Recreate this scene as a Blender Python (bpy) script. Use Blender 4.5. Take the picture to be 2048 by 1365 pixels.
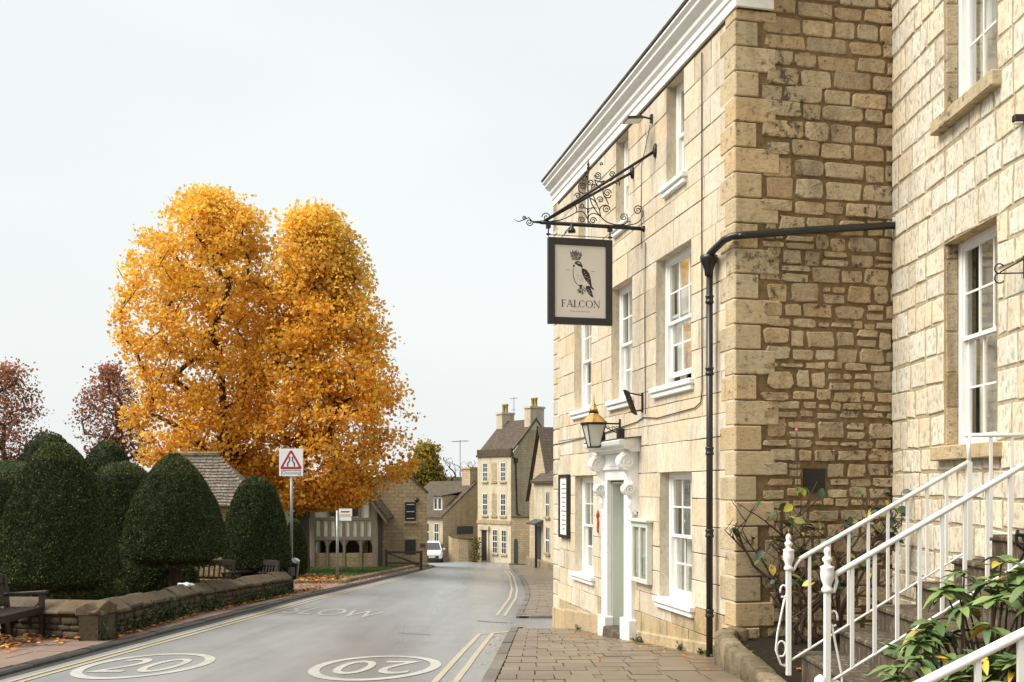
import bpy, bmesh, math, random
import numpy as np
from mathutils import Matrix, Vector, noise as mnoise
R = math.radians
rnd = random.Random(7)
npr = np.random.default_rng(7)
for o in list(bpy.data.objects):
    bpy.data.objects.remove(o)
S = bpy.context.scene
COL = S.collection

# ------------------------------------------------------------------ camera, sky, sun, exposure
EYE = 1.65
cam_d = bpy.data.cameras.new('camera')
cam = bpy.data.objects.new('camera', cam_d); COL.objects.link(cam)
cam.location = (0, 0, EYE); cam.rotation_euler = (R(90), 0, 0)
cam_d.sensor_width = 36; cam_d.lens = 35.0; cam_d.shift_y = 0.1428
cam_d.clip_start = .1; cam_d.clip_end = 3000
S.camera = cam

SUN_EL, SUN_AZ = 50, -108          # azimuth measured from +Y (view direction) towards +X
w = bpy.data.worlds.new('World'); S.world = w; w.use_nodes = True
nt = w.node_tree; nt.nodes.clear()
sky = nt.nodes.new('ShaderNodeTexSky'); sky.sky_type = 'NISHITA'; sky.sun_disc = False
sky.sun_elevation = R(SUN_EL); sky.sun_rotation = R(SUN_AZ); sky.dust_density = 6; sky.air_density = 1.5
sc = nt.nodes.new('ShaderNodeVectorMath'); sc.operation = 'SCALE'; sc.inputs['Scale'].default_value = .05
nt.links.new(sky.outputs[0], sc.inputs[0])
tc = nt.nodes.new('ShaderNodeTexCoord')
mp = nt.nodes.new('ShaderNodeMapping'); mp.inputs['Scale'].default_value = (1.2, 1.2, 3.2)
nt.links.new(tc.outputs['Generated'], mp.inputs[0])
cn = nt.nodes.new('ShaderNodeTexNoise'); cn.inputs['Scale'].default_value = 1.3; cn.inputs['Detail'].default_value = 4; cn.inputs['Roughness'].default_value = .45
nt.links.new(mp.outputs[0], cn.inputs[0])
cr = nt.nodes.new('ShaderNodeValToRGB')                      # an even layer of pale cloud
cr.color_ramp.elements[0].position = .3; cr.color_ramp.elements[0].color = (.80, .845, .835, 1)
cr.color_ramp.elements[1].position = .72; cr.color_ramp.elements[1].color = (.90, .93, .925, 1)
nt.links.new(cn.outputs[0], cr.inputs[0])
SKYV = .30
cs = nt.nodes.new('ShaderNodeVectorMath'); cs.operation = 'SCALE'; cs.inputs['Scale'].default_value = SKYV
nt.links.new(cr.outputs[0], cs.inputs[0])
mx = nt.nodes.new('ShaderNodeMix'); mx.data_type = 'RGBA'; mx.inputs[0].default_value = .93
nt.links.new(sc.outputs[0], mx.inputs[6]); nt.links.new(cs.outputs[0], mx.inputs[7])
bg = nt.nodes.new('ShaderNodeBackground'); bg.inputs[1].default_value = 1.0
nt.links.new(mx.outputs[2], bg.inputs[0])
wo = nt.nodes.new('ShaderNodeOutputWorld'); nt.links.new(bg.outputs[0], wo.inputs[0])

sd = bpy.data.lights.new('sun', 'SUN'); sd.energy = 1.5; sd.angle = R(38); sd.color = (1, .95, .87)
sun = bpy.data.objects.new('sun', sd); COL.objects.link(sun)
az, el = R(SUN_AZ), R(SUN_EL)
sdir = Vector((math.sin(az)*math.cos(el), math.cos(az)*math.cos(el), math.sin(el)))
sun.rotation_euler = sdir.to_track_quat('Z', 'Y').to_euler()
sun.location = (-20, 10, 40)
S.view_settings.view_transform = 'Standard'; S.view_settings.look = 'None'
S.view_settings.gamma = 1; S.view_settings.exposure = 1.86; S.view_settings.use_curve_mapping = False
S.cycles.max_bounces = 6; S.cycles.diffuse_bounces = 3; S.cycles.glossy_bounces = 3; S.cycles.transparent_max_bounces = 8
S.cycles.use_denoising = True

# ------------------------------------------------------------------ ground shape
_zl = [-60, 0, 11, 25, 33, 49, 65, 80, 110, 400, 2000]; _hl = [1.2, 0, -.5, -1.15, -1.5, -2.25, -3.4, -4.46, -5, -6, -9]
_zr = [-60, 0, 6, 12, 20.4, 35, 55, 65, 80, 110, 400, 2000]; _hr = [1.2, 0, -.12, -.5, -1.24, -1.97, -2.77, -3.4, -4.46, -5, -6, -9]
_k = np.array([-1.6, -.8, 0, .8, 1.6])
def xl(z): return float(np.interp(z, [0, 11.3, 14, 18, 25, 33, 49, 52, 60, 70, 85], [-6.1, -5.86, -5.76, -5.62, -5.37, -4.72, -3.75, -4.3, -9, -15, -21]))
def xr(z): return float(np.interp(z, [0, 10, 12, 19, 23, 30, 35, 44, 55, 66, 85], [-.62, -.32, -.24, -.04, .09, .39, .46, .35, -.11, -.2, -.2]))
def _xl0(z): return float(np.interp(z, [0, 11.3, 25, 33, 49, 80], [-6.2, -5.8, -5.3, -4.7, -3.67, -6]))
def hgt(x, z):
    a = float(np.mean(np.interp(z+_k, _zl, _hl))); b = float(np.mean(np.interp(z+_k, _zr, _hr)))
    t = min(1, max(0, (x-_xl0(z))/(xr(z)-_xl0(z))))
    return a+(b-a)*t

# ------------------------------------------------------------------ helpers
WM = {}
def _link(o, parent=None):
    COL.objects.link(o)
    if parent is not None:
        o.parent = parent; WM[o.name] = WM[parent.name]
    else:
        WM[o.name] = Matrix.Identity(4)
    return o
def tag(o, label=None, cat=None, group=None, kind=None):
    if label: o['label'] = label
    if cat: o['category'] = cat
    if group: o['group'] = group
    if kind: o['kind'] = kind
    return o
def thing(name, label, cat, loc=(0, 0, 0), rotz=0, group=None, kind=None):
    o = bpy.data.objects.new(name, None); COL.objects.link(o)
    o.empty_display_size = .2
    o.location = loc; o.rotation_euler = (0, 0, R(rotz))
    WM[o.name] = Matrix.Translation(loc) @ Matrix.Rotation(R(rotz), 4, 'Z')
    return tag(o, label, cat, group, kind)
class MB:
    def __init__(s): s.v = []; s.f = []
    def add(s, vs, fs):
        b = len(s.v); s.v += [tuple(q) for q in vs]; s.f += [tuple(b+i for i in q) for q in fs]; return s
    def box(s, x0, x1, y0, y1, z0, z1):
        return s.add([(x0,y0,z0),(x1,y0,z0),(x1,y1,z0),(x0,y1,z0),(x0,y0,z1),(x1,y0,z1),(x1,y1,z1),(x0,y1,z1)],
                     [(3,2,1,0),(4,5,6,7),(0,1,5,4),(1,2,6,5),(2,3,7,6),(3,0,4,7)])
    def hexa(s, b4, t4):
        return s.add(list(b4)+list(t4), [(3,2,1,0),(4,5,6,7),(0,1,5,4),(1,2,6,5),(2,3,7,6),(3,0,4,7)])
    def quad(s, a, b, c, d): return s.add([a, b, c, d], [(0,1,2,3)])
    def prism(s, poly, d0, d1, m):           # poly of (a,b); m(a, depth, b) -> xyz
        n = len(poly)
        vs = [m(a, d0, b) for a, b in poly]+[m(a, d1, b) for a, b in poly]
        fs = [tuple(range(n))[::-1], tuple(range(n, 2*n))]+[(i, (i+1) % n, n+(i+1) % n, n+i) for i in range(n)]
        return s.add(vs, fs)
    def tube(s, pts, r, n=6, cap=True):
        pts = [Vector(q) for q in pts]; m = len(pts)
        rs = [r]*m if isinstance(r, (int, float)) else r
        t0 = (pts[1]-pts[0]).normalized()
        nx = t0.orthogonal().normalized(); vs = []; 
        for i in range(m):
            t = (pts[min(i+1, m-1)]-pts[max(i-1, 0)])
            if t.length < 1e-9: t = t0
            t = t.normalized()
            nx = (nx-t*nx.dot(t))
            nx = nx.normalized() if nx.length > 1e-6 else t.orthogonal().normalized()
            ny = t.cross(nx)
            for k in range(n):
                a = 2*math.pi*k/n
                vs.append(pts[i]+(nx*math.cos(a)+ny*math.sin(a))*rs[i])
        fs = [(i*n+k, i*n+(k+1) % n, (i+1)*n+(k+1) % n, (i+1)*n+k) for i in range(m-1) for k in range(n)]
        if cap: fs += [tuple(range(n))[::-1], tuple((m-1)*n+k for k in range(n))]
        return s.add(vs, fs)
    def lathe(s, prof, c=(0, 0, 0), n=16, a0=0):
        vs = []; m = len(prof)
        for r, z in prof:
            for k in range(n):
                a = 2*math.pi*k/n+a0
                vs.append((c[0]+r*math.cos(a), c[1]+r*math.sin(a), c[2]+z))
        fs = [(i*n+k, i*n+(k+1) % n, (i+1)*n+(k+1) % n, (i+1)*n+k) for i in range(m-1) for k in range(n)]
        fs += [tuple(range(n))[::-1], tuple((m-1)*n+k for k in range(n))]
        return s.add(vs, fs)
    def build(s, name, m, parent=None, smooth=False, ws=False, bevel=0):
        vs = s.v
        if ws and parent is not None:
            inv = WM[parent.name].inverted(); vs = [tuple(inv @ Vector(q)) for q in vs]
        me = bpy.data.meshes.new(name); me.from_pydata(vs, [], s.f)
        if bevel:
            bm = bmesh.new(); bm.from_mesh(me)
            bmesh.ops.remove_doubles(bm, verts=bm.verts, dist=1e-5)
            bmesh.ops.recalc_face_normals(bm, faces=bm.faces)
            bmesh.ops.bevel(bm, geom=[e for e in bm.edges if len(e.link_faces) == 2 and e.calc_face_angle(0) > .5], offset=bevel, segments=1, affect='EDGES')
            bm.to_mesh(me); bm.free()
        else:
            bm = bmesh.new(); bm.from_mesh(me); bmesh.ops.recalc_face_normals(bm, faces=bm.faces); bm.to_mesh(me); bm.free()
        if smooth: me.shade_smooth()
        me.materials.append(m)
        return _link(bpy.data.objects.new(name, me), parent)
def struct(o): o['kind'] = 'structure'; return o
def arrays(name, V, F, m, parent=None, smooth=False, tint=None, ws=False):
    """V (n,3) verts, F (k,c) faces as numpy arrays -> one mesh object, tint = one value a face"""
    if ws and parent is not None:
        M = np.array(WM[parent.name].inverted()); V = V @ M[:3, :3].T+M[:3, 3]
    me = bpy.data.meshes.new(name); k, c = F.shape
    me.vertices.add(len(V)); me.vertices.foreach_set('co', V.astype(np.float32).ravel())
    me.loops.add(k*c); me.loops.foreach_set('vertex_index', F.astype(np.int32).ravel())
    me.polygons.add(k); me.polygons.foreach_set('loop_start', np.arange(0, k*c, c, dtype=np.int32))
    me.update(calc_edges=True)
    if tint is not None:
        at = me.attributes.new('tint', 'FLOAT', 'FACE'); at.data.foreach_set('value', tint.astype(np.float32))
    if smooth: me.shade_smooth()
    me.materials.append(m)
    return _link(bpy.data.objects.new(name, me), parent)
def dup(o, parent=None, loc=None, rot=None, scale=None):
    c = o.copy(); COL.objects.link(c)
    if parent is not None: c.parent = parent; WM[c.name] = WM[parent.name]
    if loc is not None: c.location = loc
    if rot is not None: c.rotation_euler = rot
    if scale is not None: c.scale = scale
    return c

# ------------------------------------------------------------------ materials
MAT = {}
class NT:
    def __init__(s, name):
        s.m = bpy.data.materials.new(name); s.m.use_nodes = True; s.t = s.m.node_tree; s.b = s.t.nodes['Principled BSDF']
        s.co = s.t.nodes.new('ShaderNodeTexCoord'); MAT[name] = s.m
    def n(s, typ, **kw):
        q = s.t.nodes.new('ShaderNode'+typ)
        for k, v in kw.items(): setattr(q, k, v)
        return q
    def l(s, a, b): s.t.links.new(a, b)
    def noise(s, scale, detail=4, rough=.6, vec=None, stretch=None):
        q = s.n('TexNoise'); q.inputs['Scale'].default_value = scale; q.inputs['Detail'].default_value = detail; q.inputs['Roughness'].default_value = rough
        v = vec or s.co.outputs['Object']
        if stretch:
            mp = s.n('Mapping'); mp.inputs['Scale'].default_value = stretch; s.l(v, mp.inputs[0]); v = mp.outputs[0]
        s.l(v, q.inputs['Vector']); return q.outputs[0]
    def ramp(s, fac, stops):
        q = s.n('ValToRGB'); e = q.color_ramp.elements
        while len(e) < len(stops): e.new(.5)
        for el, (p, c) in zip(e, stops):
            el.position = p; el.color = (c, c, c, 1) if isinstance(c, (int, float)) else (*c, 1)
        s.l(fac, q.inputs[0]); return q.outputs[0]
    def mix(s, fac, a, b, mode='MIX'):
        q = s.n('Mix', data_type='RGBA', blend_type=mode)
        for v, i in ((fac, 0), (a, 6), (b, 7)):
            if isinstance(v, (int, float)): q.inputs[i].default_value = v if i == 0 else (v, v, v, 1)
            elif isinstance(v, tuple): q.inputs[i].default_value = (*v, 1)
            else: s.l(v, q.inputs[i])
        return q.outputs[2]
    def bump(s, hgt, strength=.5, dist=.02, normal=None):
        q = s.n('Bump'); q.inputs['Strength'].default_value = strength; q.inputs['Distance'].default_value = dist
        s.l(hgt, q.inputs['Height'])
        if normal: s.l(normal, q.inputs['Normal'])
        s.l(q.outputs[0], s.b.inputs['Normal']); return q.outputs[0]
    def col(s, c):
        if isinstance(c, tuple): s.b.inputs['Base Color'].default_value = (*c, 1)
        else: s.l(c, s.b.inputs['Base Color'])
    def set(s, rough=.8, metal=0, spec=.5):
        s.b.inputs['Roughness'].default_value = rough; s.b.inputs['Metallic'].default_value = metal; s.b.inputs['Specular IOR Level'].default_value = spec
    def rand(s):
        return s.n('ObjectInfo').outputs['Random']

def stone_mat(name, light, mid, dark, stain=(.12, .085, .05), stain_amt=.35, fine=30, bump=.5, dist=.012, stretch=(1, 1, 1), pits=.0, island=.35, sscale=1.1, contrast=.55, spots=0, warm=None, hue=.5):
    q = NT(name)
    a = q.noise(2.2, 5, .6); base = q.ramp(a, [(.3, mid), (.7, light)])
    rv = q.ramp(q.rand(), [(0, dark), (.45, mid), (1, light)])
    base = q.mix(island, base, rv)
    f = q.noise(fine, 6, .7, stretch=stretch)
    r2 = q.n('Math', operation='FRACT'); r3 = q.n('Math', operation='MULTIPLY'); q.l(q.rand(), r3.inputs[0]); r3.inputs[1].default_value = 13.7; q.l(r3.outputs[0], r2.inputs[0])
    base = q.mix(hue, base, q.ramp(r2.outputs[0], [(0, (1.12, .95, .74)), (.5, (1, 1, 1)), (.85, (.92, .98, 1.06)), (1, (.70, .68, .66))]), 'MULTIPLY')
    base = q.mix(contrast, base, q.ramp(f, [(.25, .42), (.5, .95), (.8, 1.15)]), 'MULTIPLY')
    if warm:
        wn = q.noise(2.6, 5, .7, stretch=(2.4, 2.4, .45)); base = q.mix(q.ramp(wn, [(.50, 0), (.72, .6)]), base, warm)
    st = q.noise(sscale, 6, .68, stretch=(2.2, 2.2, .7))
    base = q.mix(q.ramp(st, [(.52, 0), (.74, stain_amt)]), base, stain)
    if spots:
        s1 = q.noise(11, 5, .75); s2 = q.noise(.8, 3, .5); mu = q.n('Math', operation='MULTIPLY_ADD'); q.l(s2, mu.inputs[0]); mu.inputs[1].default_value = .55; q.l(s1, mu.inputs[2])
        base = q.mix(q.ramp(mu.outputs[0], [(.84, 0), (.95, spots)]), base, (.045, .036, .026))
    if pits:
        pn = q.noise(fine*.9, 3, .5, stretch=(1, 1, .45))
        pr = q.ramp(pn, [(.36, pits), (.45, 0)])
        base = q.mix(pr, base, tuple(c*.42 for c in mid))
        f = q.mix(.6, f, pn)
    q.col(base); q.set(.9, 0, .25); q.bump(f, bump, dist); return q.m
stone_mat('ashlar', (.69, .615, .485), (.61, .53, .40), (.47, .39, .27), stain=(.22, .165, .105), stain_amt=.65, fine=24, bump=.5, dist=.01, stretch=(1, 1, .6), contrast=.6, island=.45, warm=(.44, .31, .165))
stone_mat('ashlar_damp', (.52, .42, .27), (.43, .33, .2), (.33, .25, .145), stain=(.13, .12, .055), stain_amt=.8, sscale=2.0, fine=24, bump=.6, dist=.012, contrast=.7, warm=(.34, .22, .11))
stone_mat('limewash', (.77, .72, .60), (.70, .64, .51), (.56, .485, .355), stain=(.27, .20, .12), stain_amt=.4, fine=26, bump=1, dist=.02, pits=.6, stretch=(1, 1, .6), island=.45, warm=(.55, .43, .27))
stone_mat('rubble', (.60, .49, .325), (.46, .355, .215), (.33, .24, .14), stain=(.07, .052, .033), stain_amt=.6, fine=22, bump=1, dist=.035, stretch=(1, 1, 1), contrast=.8, island=.5, spots=.9, warm=(.32, .21, .10))
stone_mat('quoin', (.55, .445, .285), (.49, .385, .235), (.40, .305, .175), stain=(.10, .07, .04), stain_amt=.5, fine=22, bump=.6, dist=.014, stretch=(.6, .6, 1.6), contrast=.65, spots=.7, warm=(.40, .28, .15))
stone_mat('lichen', (.125, .095, .055), (.065, .05, .03), (.03, .025, .016), stain=(.035, .042, .014), stain_amt=.8, sscale=2.6, spots=.6, contrast=.8, fine=20, bump=.9, dist=.02)
stone_mat('coping', (.16, .122, .078), (.10, .078, .05), (.055, .043, .029), stain=(.045, .045, .022), stain_amt=.75, sscale=2.5, spots=.7, contrast=.8, fine=16, bump=.9, dist=.02)
stone_mat('stepstone', (.12, .092, .062), (.075, .056, .038), (.05, .037, .025), stain=(.34, .30, .23), stain_amt=.9, sscale=9, fine=22, bump=.6, dist=.012, stretch=(1.6, 1.6, .6))
stone_mat('mossstone', (.34, .27, .165), (.15, .12, .07), (.06, .05, .03), stain=(.022, .022, .012), stain_amt=.95, sscale=3.2, spots=.9, contrast=.85, fine=12, bump=1, dist=.025)
def plain(name, c, rough=.6, metal=0, spec=.5, var=.12, scale=8, bump=0):
    q = NT(name); f = q.noise(scale, 4)
    q.col(q.mix(1, c, q.ramp(f, [(.3, 1-var), (.7, 1+var*.3)]), 'MULTIPLY')); q.set(rough, metal, spec)
    if bump: q.bump(f, bump, .01)
    return q.m
plain('mortar', (.225, .15, .075), .95, 0, .2, .45, 14, .6)
plain('mortar_pale', (.46, .375, .25), .95, 0, .2, .4, 14, .6)
plain('joint', (.15, .105, .055), .95, 0, .2, .5, 10, .5)
def white_mat():
    q = NT('white_paint'); a = q.noise(2.5, 6, .7); b = q.noise(40, 4, .7); c = q.mix(q.ramp(a, [(.5, 0), (.8, .35)]), (.80, .795, .755), (.50, .46, .37))
    c = q.mix(q.ramp(b, [(.28, .55), (.36, 0)]), c, (.55, .50, .42)); q.col(c); q.set(.5, 0, .4); q.bump(q.noise(26, 4, .6), .12, .006)
white_mat()
plain('cream_paint', (.60, .62, .54), .45, 0, .5, .06, 4)
plain('sage_paint', (.44, .47, .40), .45, 0, .5, .06, 4)
plain('iron', (.018, .016, .015), .5, .2, .5, .3, 20, .1)
plain('black_paint', (.015, .014, .013), .35, 0, .5, .3, 9, .05)
plain('sign_black', (.022, .019, .017), .45, 0, .5, .2, 6)
plain('sign_panel', (.64, .58, .50), .7, 0, .2, .03, 3)
plain('ink', (.045, .035, .03), .7, 0, .2, .1)
plain('ink_soft', (.16, .13, .11), .7, 0, .2, .1)
plain('pale_ink', (.64, .585, .50), .7, 0, .2, .05)
plain('curtain', (.70, .69, .65), .9, 0, .1, .1, 3)
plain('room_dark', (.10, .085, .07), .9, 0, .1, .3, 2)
plain('gold_copper', (.46, .25, .07), .45, .45, .5, .35, 9, .1)
plain('opal_glass', (.62, .61, .52), .25, 0, .5, .04, 3)
plain('grey_metal', (.30, .30, .28), .45, .6, .5, .2, 8)
plain('sign_white', (.78, .79, .78), .4, 0, .5, .03)
plain('sign_red', (.42, .02, .03), .4, 0, .5, .05)
plain('sign_grey', (.07, .07, .07), .5)
plain('sign_yellow', (.70, .48, .05), .5)
plain('plastic_bag', (.62, .64, .66), .3, 0, .6, .15, 30, .3)
plain('terracotta', (.42, .10, .04), .8)
plain('oxide_red', (.42, .09, .03), .7, 0, .3, .3, 30)
plain('car_paint', (.66, .68, .69), .25, 0, .6, .02)
plain('car_dark', (.02, .02, .022), .3, 0, .6)
plain('tyre', (.02, .02, .02), .9)
plain('lead', (.09, .09, .09), .6, .3, .4, .3, 6)
plain('soil', (.028, .021, .014), .95, 0, .1, .5, 20, 1)
plain('leaf_red', (.26, .07, .02), .7, 0, .3, .5, 2)
def wood_mat(name, a, b, rough=.8, sc=(14, 14, 1.2)):
    q = NT(name); f = q.noise(3, 5, .6, stretch=sc)
    q.col(q.mix(.35, q.ramp(f, [(.3, a), (.7, b)]), q.ramp(q.rand(), [(0, a), (1, b)]))); q.set(rough, 0, .3); q.bump(f, .4, .006); return q.m
wood_mat('dark_wood', (.022, .015, .011), (.045, .032, .024), .55, (4, 4, 4))
wood_mat('grey_oak', (.19, .16, .12), (.34, .29, .225))
wood_mat('bark', (.03, .022, .016), (.075, .055, .038))
wood_mat('yew_bark', (.035, .022, .015), (.085, .055, .036))
wood_mat('twig', (.055, .035, .025), (.12, .075, .05))
def glass_mat():
    q = NT('glass'); t = q.t
    tr = q.n('BsdfTransparent'); tr.inputs[0].default_value = (.88, .9, .88, 1)
    gl = q.n('BsdfGlossy'); gl.inputs['Roughness'].default_value = .03; gl.inputs[0].default_value = (.95, .97, .97, 1)
    nz = q.noise(3.0, 2, .4); bp = q.n('Bump'); bp.inputs['Strength'].default_value = .06; bp.inputs['Distance'].default_value = .02
    q.l(nz, bp.inputs['Height']); q.l(bp.outputs[0], gl.inputs['Normal'])
    fr0 = q.n('Fresnel'); fr0.inputs[0].default_value = 1.45; fr = q.n('Math', operation='MULTIPLY'); q.l(fr0.outputs[0], fr.inputs[0]); fr.inputs[1].default_value = .6
    ms = q.n('MixShader'); q.l(fr.outputs[0], ms.inputs[0]); q.l(tr.outputs[0], ms.inputs[1]); q.l(gl.outputs[0], ms.inputs[2])
    out = [n for n in t.nodes if n.type == 'OUTPUT_MATERIAL'][0]; q.l(ms.outputs[0], out.inputs[0])
glass_mat()
plain('far_glass', (.05, .055, .055), .08, 0, .8, .1)
def leaf_mat(name, stops, trans=.35, rough=.55, spec=.35):
    q = NT(name); at = q.n('Attribute'); at.attribute_name = 'tint'
    c = q.ramp(at.outputs['Fac'], stops)
    big = q.noise(.35, 3, .5); c = q.mix(1, c, q.ramp(big, [(.3, .78), (.7, 1.1)]), 'MULTIPLY')
    q.col(c); q.set(rough, 0, spec)
    tr = q.n('BsdfTranslucent'); q.l(c, tr.inputs[0])
    ms = q.n('MixShader'); ms.inputs[0].default_value = trans
    q.l(q.b.outputs[0], ms.inputs[1]); q.l(tr.outputs[0], ms.inputs[2])
    out = [n for n in q.t.nodes if n.type == 'OUTPUT_MATERIAL'][0]; q.l(ms.outputs[0], out.inputs[0])
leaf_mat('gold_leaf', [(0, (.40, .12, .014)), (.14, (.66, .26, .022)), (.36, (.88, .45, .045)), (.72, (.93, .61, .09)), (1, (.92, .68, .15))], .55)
leaf_mat('russet_leaf', [(0, (.22, .085, .055)), (.6, (.38, .16, .09)), (1, (.45, .21, .09))], .45)
leaf_mat('olive_leaf', [(0, (.10, .10, .02)), (.5, (.24, .20, .03)), (1, (.42, .27, .03))], .35)
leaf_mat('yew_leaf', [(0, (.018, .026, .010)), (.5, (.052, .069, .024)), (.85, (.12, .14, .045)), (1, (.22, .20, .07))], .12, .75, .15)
leaf_mat('fallen_leaf', [(0, (.12, .035, .012)), (.4, (.34, .10, .02)), (.8, (.62, .26, .035)), (1, (.68, .42, .12))], .1)
leaf_mat('grass_blade', [(0, (.05, .09, .02)), (.6, (.10, .16, .035)), (1, (.18, .21, .06))], .2)
leaf_mat('ivy_leaf', [(0, (.015, .03, .01)), (.7, (.05, .085, .025)), (1, (.12, .13, .04))], .15)
def oleaf(name, stops, rough=.35):
    q = NT(name); c = q.ramp(q.rand(), stops); v = q.noise(18, 3)
    q.col(q.mix(1, c, q.ramp(v, [(.3, .8), (.7, 1.1)]), 'MULTIPLY')); q.set(rough, 0, .5)
    q.b.inputs['Subsurface Weight'].default_value = 0
oleaf('rhodo_leaf', [(0, (.07, .13, .045)), (.6, (.16, .24, .07)), (.94, (.22, .28, .07)), (.96, (.60, .38, .03)), (1, (.66, .40, .02))], .55)
oleaf('rose_leaf', [(0, (.02, .06, .025)), (.55, (.05, .10, .035)), (.75, (.22, .22, .03)), (.9, (.55, .42, .03)), (1, (.22, .09, .04))], .5)
plain('petal', (.75, .12, .16), .5)
def road_mat():
    q = NT('asphalt')
    big = q.noise(.28, 4, .55, stretch=(1, .35, 1)); mid = q.noise(2.2, 4, .6, stretch=(1, .4, 1)); fine = q.noise(110, 3, .7)
    c = q.ramp(big, [(.3, (.22, .224, .22)), (.7, (.27, .276, .274))])
    c = q.mix(.5, c, q.ramp(mid, [(.3, .8), (.7, 1.08)]), 'MULTIPLY')
    c = q.mix(.7, c, q.ramp(fine, [(.3, .62), (.7, 1.22)]), 'MULTIPLY')
    tr_ = q.noise(1.0, 5, .65, stretch=(2.2, .09, 1)); c = q.mix(.75, c, q.ramp(tr_, [(.32, .80), (.62, 1.07)]), 'MULTIPLY')
    pt_ = q.noise(6, 5, .7); c = q.mix(q.ramp(pt_, [(.64, 0), (.76, .4)]), c, (.13, .125, .11))
    sp = q.n('SeparateXYZ'); q.l(q.co.outputs['Object'], sp.inputs[0])
    wet = q.n('MapRange'); q.l(sp.outputs[0], wet.inputs[0]); wet.inputs[1].default_value = -3.6; wet.inputs[2].default_value = -.3
    wv = q.n('Math', operation='MULTIPLY_ADD'); q.l(q.noise(.5, 4, .6, stretch=(1, .25, 1)), wv.inputs[0]); wv.inputs[1].default_value = .9; q.l(wet.outputs[0], wv.inputs[2])
    rr = q.ramp(wv.outputs[0], [(.35, .58), (1.0, .24)])          # damp towards the gutter in front of the inn
    q.col(c); q.set(.6, 0, .5); q.l(rr, q.b.inputs['Roughness']); q.bump(fine, .25, .006); return q.m
road_mat()
def paver_mat(name, a, b, c, rough=.6):
    q = NT(name); n1 = q.noise(3, 5, .6); n2 = q.noise(40, 4, .7)
    v = q.mix(.5, q.ramp(n1, [(.3, a), (.7, b)]), q.ramp(q.rand(), [(0, a), (.6, b), (1, c)]))
    v = q.mix(.6, v, q.ramp(n2, [(.3, .75), (.7, 1.12)]), 'MULTIPLY')
    st = q.noise(.9, 5, .65); v = q.mix(q.ramp(st, [(.5, 0), (.75, .5)]), v, tuple(x*.4 for x in a))
    q.col(v); q.set(rough, 0, .4); q.bump(n2, .35, .006); return q.m
paver_mat('paver', (.15, .11, .073), (.205, .155, .103), (.265, .205, .14), .42)
paver_mat('pave_red', (.20, .135, .105), (.27, .185, .145), (.25, .18, .14), .6)
paver_mat('kerb_stone', (.10, .082, .065), (.17, .145, .115), (.24, .21, .17), .55)
plain('gutter_dark', (.05, .045, .038), .5, 0, .5, .4, 6)
def paint_mat(name, c, under):
    q = NT(name); f = q.noise(24, 5, .75); g = q.noise(1.6, 4, .6)
    k = q.n('Math', operation='MULTIPLY_ADD'); q.l(f, k.inputs[0]); k.inputs[1].default_value = .7
    gg = q.n('Math', operation='MULTIPLY'); q.l(g, gg.inputs[0]); gg.inputs[1].default_value = .5; q.l(gg.outputs[0], k.inputs[2])
    q.col(q.mix(q.ramp(k.outputs[0], [(.58, .05), (.74, .85)]), c, under)); q.set(.5, 0, .4); return q.m
paint_mat('road_white', (.44, .432, .39), (.27, .265, .25))
paint_mat('road_faint', (.40, .395, .365), (.27, .268, .255))
paint_mat('road_yellow', (.43, .36, .235), (.28, .265, .23))
plain('ground_soil', (.045, .045, .022), .95, 0, .1, .5, 1.5, .5)
plain('lawn_green', (.075, .12, .03), .95, 0, .1, .4, 3, .5)
def wall_far(name, a, b, mort, sx=.45, sz=.2):
    q = NT(name); sp = q.n('SeparateXYZ'); q.l(q.co.outputs['Object'], sp.inputs[0])
    ad = q.n('Math', operation='ADD'); q.l(sp.outputs[0], ad.inputs[0]); q.l(sp.outputs[1], ad.inputs[1])
    cb = q.n('CombineXYZ'); q.l(ad.outputs[0], cb.inputs[0]); q.l(sp.outputs[2], cb.inputs[1])
    wn = q.n('TexNoise'); wn.inputs['Scale'].default_value = 2.3; wn.inputs['Detail'].default_value = 3; q.l(q.co.outputs['Object'], wn.inputs['Vector']); wa = q.n('VectorMath', operation='MULTIPLY_ADD'); q.l(wn.outputs['Color'], wa.inputs[0]); wa.inputs[1].default_value = (.16, .10, 0); q.l(cb.outputs[0], wa.inputs[2])
    br = q.n('TexBrick'); q.l(wa.outputs[0], br.inputs['Vector']); br.inputs['Scale'].default_value = 1
    br.inputs['Brick Width'].default_value = sx; br.inputs['Row Height'].default_value = sz; br.inputs['Mortar Size'].default_value = .012
    br.inputs['Color1'].default_value = (*a, 1); br.inputs['Color2'].default_value = (*b, 1); br.inputs['Mortar'].default_value = (*mort, 1)
    f = q.noise(9, 5, .7); c = q.mix(.6, br.outputs[0], q.ramp(f, [(.3, .7), (.7, 1.15)]), 'MULTIPLY')
    st = q.noise(1.1, 6, .7, stretch=(1.5, 1.5, .5)); c = q.mix(q.ramp(st, [(.45, 0), (.7, .65)]), c, tuple(x*.45 for x in a))
    q.col(c); q.set(.9, 0, .2); q.bump(f, .6, .03); return q.m
wall_far('cottage_stone', (.50, .385, .235), (.41, .305, .175), (.25, .18, .10), .36, .17)
wall_far('far_stone', (.53, .43, .285), (.46, .365, .235), (.33, .25, .155), .45, .2)
wall_far('far_render', (.60, .52, .375), (.57, .49, .345), (.50, .42, .28), .9, .45)
wall_far('roof_tile', (.135, .105, .078), (.10, .078, .058), (.05, .038, .03), .22, .16)
wall_far('roof_tile_pale', (.27, .225, .185), (.20, .165, .135), (.10, .08, .065), .22, .16)
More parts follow.
